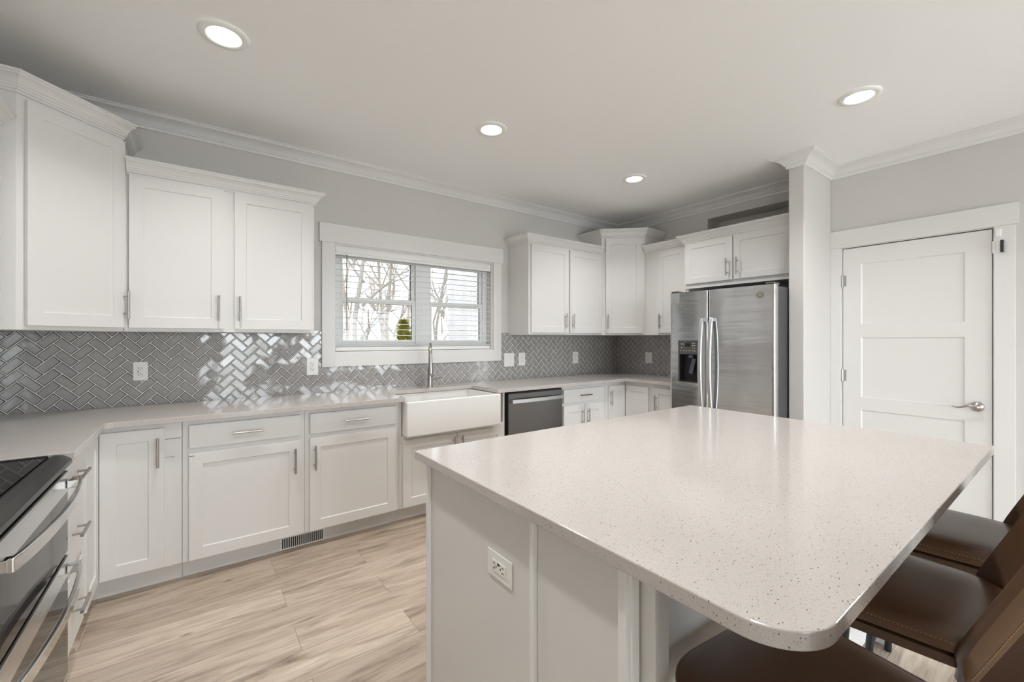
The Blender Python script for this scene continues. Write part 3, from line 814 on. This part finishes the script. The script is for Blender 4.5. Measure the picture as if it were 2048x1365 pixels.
# ------------------------------------------------------------------ dishwasher
c = thing('dishwasher', 'dark stainless dishwasher between the sink cabinet and the drawer cabinet', 'dishwasher', (2.1135, 0, 0))
MB().box(.003, .647, -.585, -.02, .06, .872).box(.02, .63, -.53, -.1, .0005, .06).build('tub', 'case', c)
MB().box(.020, .640, -.635, -.586, .115, .862).build('door', 'steel_dark', c, bevel=.004)
MB().box(.022, .638, -.632, -.585, .863, .8705).build('control_strip', 'black', c)
MB().box(.022, .638, -.575, -.53, .005, .105).build('kick_plate', 'black', c)
h_ = MB()
rings = []
for i in range(13):
    x = .035 + (.590)*i/12; y = -.667 - .012*math.sin(PI*i/12)
    rings.append([(x, y-.009, .783), (x, y+.006, .783), (x, y+.006, .815), (x, y-.009, .815)])
h_.loft(rings, True, False).box(.035, .055, -.672, -.6352, .785, .813).box(.605, .625, -.672, -.6352, .785, .813)
h_.build('bar_handle', 'steel_bar', c, bevel=.003)
MB(Matrix.Translation((.332, -.6352, .838)) @ Matrix.Rotation(PI/2, 4, 'X')).lathe([(.007,0),(.007,.0012)], 16).build('round_emblem', 'badge', c)

# ------------------------------------------------------------------ range
RY0, RY1 = -2.097, -1.335
c = thing('oven_range', 'stainless double-oven range with black glass top and curved bar handles', 'range', (XL, RY0, 0), PI/2)
rw = RY1-RY0
fr = -(-.372-XL)     # front face, local y
MB().box(.002, rw-.002, fr+.03, -.015, .03, .885).build('oven_body', 'case', c)
ct = MB()
ring = [(.0015, fr-.004, .868), (.0015, fr-.012, .878), (.0015, fr-.010, .892), (.0015, fr+.012, .908), (.0015, fr+.035, .911), (.0015, fr+.05, .905), (.0015, fr+.05, .868)]
ct.loft([ring, [(rw-.0015, y, z) for _, y, z in ring]], True, False)
ct.box(.0015, .016, fr+.05, -.02, .886, .912).box(rw-.016, rw-.0015, fr+.05, -.02, .886, .912)
ct.build('cooktop_frame', 'lip', c, bevel=.003)
MB().box(.0165, rw-.0165, fr+.0505, -.021, .888, .9085).build('glass_cooktop', 'glass_black', c)
for (x, y, r) in ((.20, -.42, .10), (.56, -.42, .115), (.20, -.2, .075), (.56, -.2, .085)):
    MB().lathe([(r,0),(r,.0004),(r-.0015,.0004),(r-.0015,0)], 40, False, (x, y, .9086)).build('burner_ring', 'ring', c)
def oven_door(z0, z1):
    dd_ = MB().box(.004, rw-.004, fr, fr+.029, z0, z1)
    o = dd_.build('oven_door', 'oven_glass', c, bevel=.004)
    MB().box(.006, rw-.006, fr-.0015, fr+.01, z1-.075, z1-.004).build('steel_rail', 'steel', o, bevel=.001)
    hb = MB(); rings = []; zc = z1-.045
    for i in range(25):
        t = i/24; x = .012 + (rw-.024)*t
        y = fr - .030 - .030*math.sin(PI*t)**0.7
        hh = .017
        rings.append([(x, y-.007, zc-hh), (x, y+.006, zc-hh), (x, y+.006, zc+hh), (x, y-.007, zc+hh)])
    hb.loft(rings, True, False)
    for xx in (.0135, rw-.0415): hb.box(xx, xx+.028, fr-.034, fr-.0016, zc-.015, zc+.015)
    hb.build('bar_handle', 'chrome', o, bevel=.003)
    return o
oven_door(.556, .852)
oven_door(.115, .545)
MB().box(.006, rw-.006, fr+.02, fr+.04, .03, .108).build('kick_panel', 'black', c)
for x_ in (.02, rw-.06):
    for y_ in (fr+.06, -.08): MB().box(x_, x_+.04, y_, y_+.04, .0005, .03).build('foot', 'black', c)

# ------------------------------------------------------------------ fridge
FXF = 3.50
c = thing('refrigerator', 'stainless side-by-side refrigerator with ice and water dispenser', 'refrigerator', (FXF, -1.258, 0), -PI/2)
fw = 2.153-1.258
MB().box(.004, fw-.004, .075, .76, .03, 1.735).build('fridge_body', 'case', c, bevel=.004)
MB().box(.01, fw-.01, .05, .0745, .01, .10).build('base_grille', 'black', c)
for x_ in (.03, fw-.10):
    for y_ in (.2, .6): MB().box(x_, x_+.07, y_, y_+.1, .0005, .0295).build('foot', 'black', c)
def fr_door(name, x0, x1, hole=None):
    """door with slightly bowed front and rounded outer edges"""
    z0, z1 = .11, 1.746
    n = 16
    def prof():
        p = []
        for i in range(n+1):
            t = i/n; x = x0 + (x1-x0)*t
            e = min(t, 1-t)*(x1-x0)
            y = -.012*math.sin(PI*min(1, max(0, (x)/fw)))
            if e < .014: y += (.014 - math.sqrt(max(0, .014**2-(.014-e)**2)))
            p.append((x, y+.012))
        return p
    xs = set()
    P = prof()
    # finer near the ends
    ext = []
    for e in (0, .002, .005, .009, .014):
        for x in (x0+e, x1-e):
            y = -.012*math.sin(PI*x/fw) + (.014 - math.sqrt(max(0, .014**2-(.014-e)**2))) + .012
            ext.append((x, y))
    P = sorted([p for p in P if x0+.014 < p[0] < x1-.014] + ext)
    if hole:
        hx0, hx1, hz0, hz1 = hole
        yat = lambda x: -.012*math.sin(PI*x/fw)+.012
        P = sorted([p for p in P if abs(p[0]-hx0) > .004 and abs(p[0]-hx1) > .004] + [(hx0, yat(hx0)), (hx1, yat(hx1))])
        zs = [z0, hz0, hz1, z1]
    else: zs = [z0, z1]
    mb = MB()
    for a, b in zip(P[:-1], P[1:]):
        for za, zb_ in zip(zs[:-1], zs[1:]):
            if hole and a[0] >= hx0-1e-6 and b[0] <= hx1+1e-6 and abs(za-hz0) < 1e-6: continue
            mb.add([(a[0],a[1],za),(b[0],b[1],za),(b[0],b[1],zb_),(a[0],a[1],zb_)], [(0,1,2,3)], True)
    yb_ = .066
    mb.add([(x,y,z1) for x,y in P]+[(x1,yb_,z1),(x0,yb_,z1)], [tuple(range(len(P)+2))])
    mb.add([(x,y,z0) for x,y in P]+[(x1,yb_,z0),(x0,yb_,z0)], [tuple(range(len(P)+2))])
    mb.add([(x0,P[0][1],z0),(x0,yb_,z0),(x0,yb_,z1),(x0,P[0][1],z1)], [(0,1,2,3)])
    mb.add([(x1,P[-1][1],z0),(x1,yb_,z0),(x1,yb_,z1),(x1,P[-1][1],z1)], [(0,1,2,3)])
    mb.add([(x0,yb_,z0),(x1,yb_,z0),(x1,yb_,z1),(x0,yb_,z1)], [(0,1,2,3)])
    # weld so normals come out right
    o = mb.build(name, 'steel', c)
    bm = bmesh.new(); bm.from_mesh(o.data); bmesh.ops.remove_doubles(bm, verts=bm.verts[:], dist=1e-5); bmesh.ops.recalc_face_normals(bm, faces=bm.faces[:]); bm.to_mesh(o.data); bm.free()
    o.data.set_sharp_from_angle(angle=R(40))
    return o
split = 1.632-1.258
DX0, DX1, DZ0, DZ1 = .095, .288, .950, 1.318
ld = fr_door('freezer_door', .002, split-.004, (DX0, DX1, DZ0, DZ1))
rd = fr_door('fresh_food_door', split+.004, fw-.002)
def fr_handle(par, x):
    mb = MB(); rings = []
    for i in range(21):
        t = i/20; zz = .70 + (1.508-.70)*t
        y = -.018 - .042*math.sin(PI*t)**0.6
        rings.append([(x-.017, y, zz), (x-.013, y-.013, zz), (x+.013, y-.013, zz), (x+.017, y, zz), (x+.013, y+.006, zz), (x-.013, y+.006, zz)])
    mb.loft(rings, True, False)
    mb.box(x-.015, x+.015, -.022, .010, 1.478, 1.507).box(x-.015, x+.015, -.022, .010, .702, .73)
    return mb.build('bar_handle', 'steel_bar', par, bevel=.002)
fr_handle(ld, split-.040)
fr_handle(rd, split+.042)
# dispenser
yd = .003
dsp = MB()
dsp.box(DX0, DX0+.012, yd-.004, yd+.02, DZ0, DZ1).box(DX1-.012, DX1, yd-.004, yd+.02, DZ0, DZ1).box(DX0+.012, DX1-.012, yd-.004, yd+.02, DZ1-.010, DZ1)
do = dsp.build('dispenser', 'panelgrey', ld, bevel=.002)
MB().box(DX0+.012, DX1-.012, yd-.0035, yd+.02, 1.196, DZ1-.010).build('control_panel', 'panelgrey', ld, bevel=.002)
MB().box(DX0+.070, DX0+.122, yd-.0045, yd-.0034, 1.262, 1.292).build('display', 'screen', ld)
bt = MB()
for (bx, bz) in ((.03,1.285),(.045,1.285),(.135,1.292),(.152,1.292),(.135,1.272),(.152,1.272),(.022,1.225),(.05,1.228),(.078,1.225),(.106,1.225),(.134,1.228),(.155,1.225),(.03,1.252),(.15,1.250)):
    bt.box(DX0+bx, DX0+bx+.009, yd-.0045, yd-.0034, bz-.003, bz+.003)
bt.build('buttons', 'button', ld)
cv = MB().box(DX0+.0121, DX0+.016, yd+.0001, .062, DZ0+.012, 1.1955).box(DX1-.016, DX1-.0121, yd+.0001, .062, DZ0+.012, 1.1955).box(DX0+.016, DX1-.016, .056, .062, DZ0+.012, 1.1955).box(DX0+.016, DX1-.016, yd+.0001, .056, 1.190, 1.1955).box(DX0+.0121, DX1-.0121, yd, .062, DZ0, DZ0+.012)
cv.build('dispenser_cavity', 'black', ld)
MB().box(DX0+.09, DX0+.13, .012, .045, 1.165, 1.189).build('ice_chute', 'chute', ld, bevel=.006)
MB(Matrix.Translation((DX0+.115, .03, 1.07)) @ Matrix.Rotation(R(14), 4, 'Y')).box(-.02, .02, -.004, .006, -.05, .09).build('paddle', 'paddle', ld, bevel=.006)
MB().box(DX0-.006, DX1+.004, -.018, .010, DZ0-.022, DZ0-.002).build('drip_tray', 'chrome', ld, bevel=.008, seg=4)
MB().box(.022, .105, .0060, .0078, 1.650, 1.738).build('sticker', 'label', ld)
bd = MB(Matrix.Translation((2.045-1.258, -.012*math.sin(PI*(2.045-1.258)/fw)+.0115, 1.671)) @ Matrix.Rotation(PI/2, 4, 'X'))
bd.lathe([(.026,0),(.026,.002),(.023,.0032)], 32)
bo = bd.build('round_badge', 'badge', rd)
bd = MB(Matrix.Translation((2.045-1.258, -.012*math.sin(PI*(2.045-1.258)/fw)+.0105, 1.671)) @ Matrix.Rotation(PI/2, 4, 'X'))
spi = [(.019*math.cos(t*2*PI/24), .019*math.sin(t*2*PI/24), .003) for t in range(25)]
bd.tube(spi, .0009, 5, False)
for sx in (-1, 1):
    bd.tube([(sx*.002+.009*sx*(1-math.cos(t*PI/8))*.5-.004*sx, .010*math.cos(t*PI/8), .003) for t in range(9)], .0011, 5)
    bd.tube([(sx*(.006-.004*math.cos(t*PI/6)), .003*math.sin(t*PI/6), .003) for t in range(12)], .0010, 5)
bd.build('badge_monogram', 'badge_l', bo)
MB().box(.012, .075, .02, .12, 1.7465, 1.765).build('hinge_cover', 'panelgrey', c, bevel=.006)
MB().box(fw-.075, fw-.012, .02, .12, 1.7465, 1.765).build('hinge_cover', 'panelgrey', c, bevel=.006)

# ------------------------------------------------------------------ island
IX0, IX1, IY0, IY1 = .657, 2.504, -3.341, -2.065
c = thing('kitchen_island', 'white panelled kitchen island base under the speckled quartz slab', 'island', (IX0, IY1, 0))
bx0, bx1, by0, by1 = .062, IX1-IX0-.045, -.925, -.026
MB().box(bx0, bx1, by0, by1, .09, .8825).build('cabinet_body', 'cab', c)
MB().box(bx0+.045, bx1-.045, by0+.045, by1-.06, .0005, .09).build('plinth', 'cab', c)
# end skin with battens
MB().box(bx0-.014, bx0-.0005, by0-.012, by1-.001, .06, .8825).build('end_panel', 'cab', c, bevel=.001)
for yy, wd in ((by1-.012, .012), (-.648, .010), (by0-.012, .014)):
    MB().box(bx0-.030, bx0-.0145, yy-wd*.75, yy+wd*.75, .06, .8825).build('batten', 'plastic', c, bevel=.002)  # whiter than the cabinet paint, standing in for daylight on the battens
MB().box(bx0-.020, bx0+.004, by0-.030, by0-.0125, .06, .8825).build('corner_trim', 'plastic', c, bevel=.0015)  # same brighter white, daylight on this corner put into the colour
MB().box(bx0+.010, bx0+.058, by0-.062, by0-.001, .0005, .8825).build('leg_post', 'trim', c, bevel=.002)
MB().box(bx1-.058, bx1-.010, by0-.062, by0-.001, .0005, .8825).build('leg_post', 'trim', c, bevel=.002)
MB().box(bx0+.0585, bx1-.0585, by0-.012, by0-.0005, .06, .8825).build('knee_panel', 'cab', c)
# work-side doors
for k in range(3):
    a = bx0+.02 + k*(bx1-bx0-.04)/3; b_ = a + (bx1-bx0-.04)/3 - .02
    M4 = rot(PI, (a+b_, 0, 0))
    cab_door(c, a, b_, .112, .70, -by1, a+.035, .58, M4=M4)
    cab_drawer(c, a, b_, .727, .856, -by1, M4=M4)
r = .10; r2 = .012
pts = arc(IX0+r, IY0+r, r, 180, 270, 14) + arc(IX1-r2, IY0+r2, r2, 270, 360, 5) + arc(IX1-r2, IY1-r2, r2, 0, 90, 5) + arc(IX0+.004, IY1-.004, .004, 90, 180, 3)
tag(MB().prism(pts, CT0, CT1).build('island_countertop', 'quartz', bevel=.003, seg=3), 'large speckled cream quartz slab with one big rounded corner on the island', 'countertop')
plate('white wide outlet with charging port on the island end panel', 'outlet', -.0605, .0605, -.0375, .0375, 'none', loc=(IX0+bx0-.0145, -2.556, .675), rz=-PI/2)
pc = [o for o in C.objects if o.get('label', '').startswith('white wide outlet')][0]
f = MB().box(-.0335, .0335, -.008, -.005, -.0165, .0165).build('socket', 'plastic', pc, bevel=.002)
s_ = MB()
for dx in (-.021, .021):
    s_.box(dx-.005, dx+.005, -.0086, -.0079, -.0085, -.006).box(dx-.004, dx+.004, -.0086, -.0079, .006, .0085)
    s_.cyl((dx+(.010 if dx < 0 else -.010), -.0086, 0), (dx+(.010 if dx < 0 else -.010), -.0079, 0), .0028, n=8)
s_.box(-.005, .006, -.0086, -.0079, .006, .0125)
s_.build('slots', 'slot', f)

# ------------------------------------------------------------------ stools
def rrect(w_, d_, r, zz, n=6, wb=None, oy=0):
    """rounded outline, w_ wide at front (+y), wb wide at the back"""
    wb = w_ if wb is None else wb
    pts = []
    for sx, sy, a0 in ((1,1,0),(-1,1,90),(-1,-1,180),(1,-1,270)):
        ww = (w_ if sy > 0 else wb)/2
        rr = min(r, ww*.98, d_*.49)
        cx, cy = sx*(ww-rr), sy*(d_/2-rr)
        for i in range(n+1):
            a = R(a0+90*i/n); pts.append((cx+rr*math.cos(a), cy+rr*math.sin(a)+oy, zz))
    return pts
SEATZ = .662
def make_stool(label):
    t = thing('bar_stool', label, 'stool', (0,0,0), 0, 'bar stools along the island')
    # cushion
    rings = []
    for ins, zz in ((.016, .6085), (.004, .613), (0, .623), (0, .635), (.006, .647), (.016, .655), (.035, .660), (.08, .6635), (.14, .665)):
        rings.append(rrect(.462-2*ins, .435-2*ins, max(.03, .115-ins*.6), zz, 7, .436-2*ins))
    cu = MB().loft(rings).build('seat_cushion', 'leather', t)
    st = MB()
    ring = rrect(.462-.0005, .435-.0005, .115, .637, 7, .4355)
    L = len(ring)
    for i in range(L):
        a, b_ = Vector(ring[i]), Vector(ring[(i+1)%L])
        k = max(1, int((b_-a).length/.008))
        for j in range(k):
            p = a + (b_-a)*((j+.2)/k); q_ = a + (b_-a)*((j+.65)/k)
            st.cyl(p, q_, .0007, n=4, cap=False)
    st.build('stitching', 'stitch', cu)
    rings = [rrect(.436-2*i_, .415-2*i_, .09, zz, 6, .410-2*i_) for i_, zz in ((.012,.572),(0,.578),(0,.600),(.008,.606))]
    MB().loft(rings).build('seat_base', 'leather_d', t)
    # back: curved shell, open at the front
    def surf(s, v, off):
        """s -1..1 across, v 0..1 up, off along the outward normal"""
        half = .232
        x = half*math.sin(s*R(62))/math.sin(R(62))
        zz = .553 + .462*v; v = (zz - .585)/.43
        fy = -.262 - .190*v + .150*(1-math.cos(s*R(62)))/(1-math.cos(R(62)))
        nx, ny = math.sin(s*R(50)), -math.cos(s*R(50))
        return (x+nx*off, fy+ny*off, zz)
    NS, NV = 28, 16
    def edge(s, v):
        # squircle the outline so corners are rounded
        k = 5.0
        return s, v
    def grid(off, inset):
        G = []
        for j in range(NV+1):
            v = j/NV
            row = []
            vv = (v-.5)*2
            lim = (1-abs(vv)**6)**(1/6) if abs(vv) < 1 else 0
            lim = max(lim, .87)
            for i in range(NS+1):
                s = (i/NS*2-1)*lim*(1-inset)
                row.append(surf(s, .5+(v-.5)*(1-inset), off))
            G.append(row)
        return G
    mb = MB()
    layers = [(-.016, .06), (-.014, .015), (0, 0), (.014, .015), (.016, .06)]
    Gs = [grid(o_, i_) for o_, i_ in layers]
    def per(G): return G[0][:-1] + [r_[-1] for r_ in G[:-1]] + G[-1][:0:-1] + [r_[0] for r_ in G[:0:-1]]
    mb.loft([per(G) for G in Gs], False, True)
    for G, fl in ((Gs[0], 0), (Gs[-1], 1)):
        vs = [p for r_ in G for p in r_]; w1 = NS+1
        mb.add(vs, [(j*w1+i, j*w1+i+1, (j+1)*w1+i+1, (j+1)*w1+i) for j in range(NV) for i in range(NS)], True)
    bo_ = mb.build('backrest', 'leather', t)
    bm = bmesh.new(); bm.from_mesh(bo_.data); bmesh.ops.remove_doubles(bm, verts=bm.verts[:], dist=1e-5); bmesh.ops.recalc_face_normals(bm, faces=bm.faces[:]); bm.to_mesh(bo_.data); bm.free()
    for p in bo_.data.polygons: p.use_smooth = True
    for s in (-.86, .86):
        st = MB()
        for j in range(60):
            v = .05+.9*j/60
            st.cyl(surf(s, v, .0166), surf(s, v+.009, .0166), .0009, n=4, cap=False)
        st.build('stitching', 'stitch', bo_)
    # frame
    MB().box(-.16, .16, -.16, .16, .557, .5715).build('seat_plate', 'iron', t)
    for sx in (-1, 1):
        for sy in (-1, 1):
            MB().tube([(sx*.150, sy*.145, .558), (sx*.165, sy*.158, .36), (sx*.19, sy*.185, .0008)], .0125, 12).build('leg', 'iron', t)
    for sx in (-1, 1):
        MB().tube([(sx*.170, -.168, .27), (sx*.170, .168, .27)], .010, 10).build('stretcher', 'iron', t)
    MB().tube([(-.172, .165, .22), (.172, .165, .22)], .010, 10).build('foot_rail', 'iron', t)
    MB().tube([(-.166, -.160, .33), (.166, -.160, .33)], .010, 10).build('stretcher', 'iron', t)
    return t
def dup(root, loc, rz, label):
    r_ = root.copy(); C.objects.link(r_); r_.location = loc; r_.rotation_euler = (0,0,rz); r_['label'] = label
    for ch in list(root.children):
        c1 = ch.copy(); C.objects.link(c1); c1.parent = r_
        for g_ in list(ch.children):
            d_ = g_.copy(); C.objects.link(d_); d_.parent = c1
    return r_
st0 = make_stool('brown leather bar stool nearest the rounded corner of the island top')
st0.location = (.966, -3.262, 0); st0.rotation_euler = (0, 0, R(-6))
dup(st0, (1.593, -3.240, 0), R(3), 'brown leather bar stool in the middle of the three at the island')
dup(st0, (2.192, -3.240, 0), R(2), 'brown leather bar stool farthest along the island, nearest the white door')

# ------------------------------------------------------------------ recessed ceiling lights
def make_light(label, x, y):
    t = thing('ceiling_light', label, 'ceiling light', (x, y, ZC), 0, 'recessed ceiling lights')
    MB().lathe([(.102,-.0005),(.102,-.004),(.096,-.010),(.074,-.012),(.068,-.008),(.066,-.0045)], 40, False).build('trim_ring', 'plastic', t)
    MB().lathe([(.0665,-.0042),(.0665,-.0060),(.050,-.0068),(.0,-.0072)], 40, False).build('lens', 'lens', t)
    ld_ = bpy.data.lights.new('bulb', 'AREA'); ld_.shape = 'DISK'; ld_.size = .12; ld_.spread = R(125); ld_.energy = LAMP_W; ld_.color = (1.0, .985, .965)
    lo = bpy.data.objects.new('bulb', ld_); C.objects.link(lo); lo.parent = t; lo.location = (0, 0, -.015)
    return t
make_light('lit round recessed ceiling light at the upper left, above the range side', .109, -1.168)
make_light('lit round recessed ceiling light above the sink and window', 1.603, -1.168)
make_light('lit round recessed ceiling light nearest the fridge corner', 3.105, -1.178)
make_light('lit round recessed ceiling light at the upper right, in front of the door', 3.100, -2.765)

make_light('added unseen round ceiling light over the island, behind the view', 1.603, -2.765)  # this lamp and the next are unseen, added to brighten island and floor
make_light('added unseen round ceiling light near the oven range, behind the view', .109, -2.765)

# ------------------------------------------------------------------ outside
gr = MB().box(-40, 60, .16, 70, -.75, -.70).build('ground_outside', 'ground'); struct(gr)
struct(MB().box(-40, 60, -60, YB-.16, -.30, -.25).box(-40, XL-.2, YB-.16, .1, -.30, -.25).box(XR+.8, 60, YB-.16, .1, -.30, -.25).build('ground_bounce', 'bounce_ground'))  # unseen pale ground, added to send daylight up through the windows
b = thing('neighbor_building', 'white sided neighbouring building seen through the right half of the window', 'building', (5.2, 6.2, -.70), R(-29))
wl = MB().box(0, 9, 0, 6, 0, 5.2)
for i in range(30): wl.box(.3*i+.10, .3*i+.125, -.02, -.0005, 0, 5.2)
wl.build('siding', 'siding', b)
MB().add([(-.4,-.4,5.2),(9.4,-.4,5.2),(9.4,6.4,5.2),(-.4,6.4,5.2),(-.4,3,7.4),(9.4,3,7.4)], [(0,1,5,4),(2,3,4,5),(0,4,3),(1,2,5),(0,3,2,1)]).build('roof', 'roofing', b)
def tree(name, label, loc, hgt, m, seed, lv=6, r0=.075):
    rn = random.Random(seed); mb = MB()
    def branch(p, d, ln, r_, k):
        e_ = p + d*ln + Vector((rn.uniform(-1,1), rn.uniform(-1,1), 0))*ln*.08
        if k < 3:
            q_ = p + d*ln*.5 + Vector((rn.uniform(-1,1), rn.uniform(-1,1), 0))*ln*.05
            mb.tube([p, q_, e_], [r_, r_*.85, r_*.65], 6, k == 0)
        else: mb.cyl(p, e_, r_, r_*.5, 3, False)
        if k >= lv: return
        for _ in range(3 if k else 6):
            nd = (d + Vector((rn.uniform(-1,1), rn.uniform(-1,1), rn.uniform(-.35,.6)))*.85).normalized()
            branch(p + (e_-p)*rn.uniform(.40 if k else .25, 1), nd, ln*rn.uniform(.5, .75) if k else ln*rn.uniform(.17, .28), r_*.55, k+1)
    branch(Vector((0,0,0)), Vector((rn.uniform(-.05,.05), rn.uniform(-.05,.05), 1)).normalized(), hgt*.75, r0, 0)
    o = mb.build(name, m, loc=loc)
    return tag(o, label, 'tree', 'bare trees outside the window')
sp = [(3.55, 8.4, 6.5, 'bark', 'nearest bare grey tree outside, at the left edge of the window'),
      (5.6, 10.9, 6.5, 'bark2', 'bare tan tree outside, left of the white building corner'),
      (4.6, 13.2, 7, 'bark2', 'bare tan tree outside, second row at the left edge of the window'),
      (8.6, 13.9, 7, 'bark', 'bare grey tree outside, second row beside the building corner'),
      (6.9, 15.2, 7.5, 'bark2', 'bare tan tree outside, third row behind the conifer'),
      (9.0, 18.0, 7.5, 'bark2', 'bare tan tree outside, third row near the window mullion'),
      (5.7, 20.8, 8, 'bark', 'bare grey tree outside, back row at the left'),
      (11.6, 19.4, 8, 'bark', 'bare grey tree outside, back row beside the building')]
for k, (x, y, h_, m, lb) in enumerate(sp): tree('bare_tree', lb, (x, y, -.70), h_, m, 20+k)
# conifer
rn = random.Random(4); mb = MB()
for i in range(1500):
    t = rn.random(); a = rn.uniform(0, 2*PI); rr = .48*(1-t)**.7*math.sqrt(rn.uniform(.35, 1))
    p = Vector((rr*math.cos(a), rr*math.sin(a), .1+2.35*t)); d_ = Vector((math.cos(a), math.sin(a), rn.uniform(.2, 1.4))).normalized()*.13
    s_ = Vector((-math.sin(a), math.cos(a), 0))*.03
    mb.add([p-s_, p+s_, p+d_, p+Vector((0,0,.025))], [(0,1,3),(1,2,3),(2,0,3)])
cf = thing('conifer', 'small yellow-green conifer outside the window', 'tree', (3.93, 6.0, -.70))
mb.build('foliage', 'needles', cf)
MB().cyl((0,0,0), (0,0,2.2), .05, .01, 8).build('trunk', 'bark', cf)
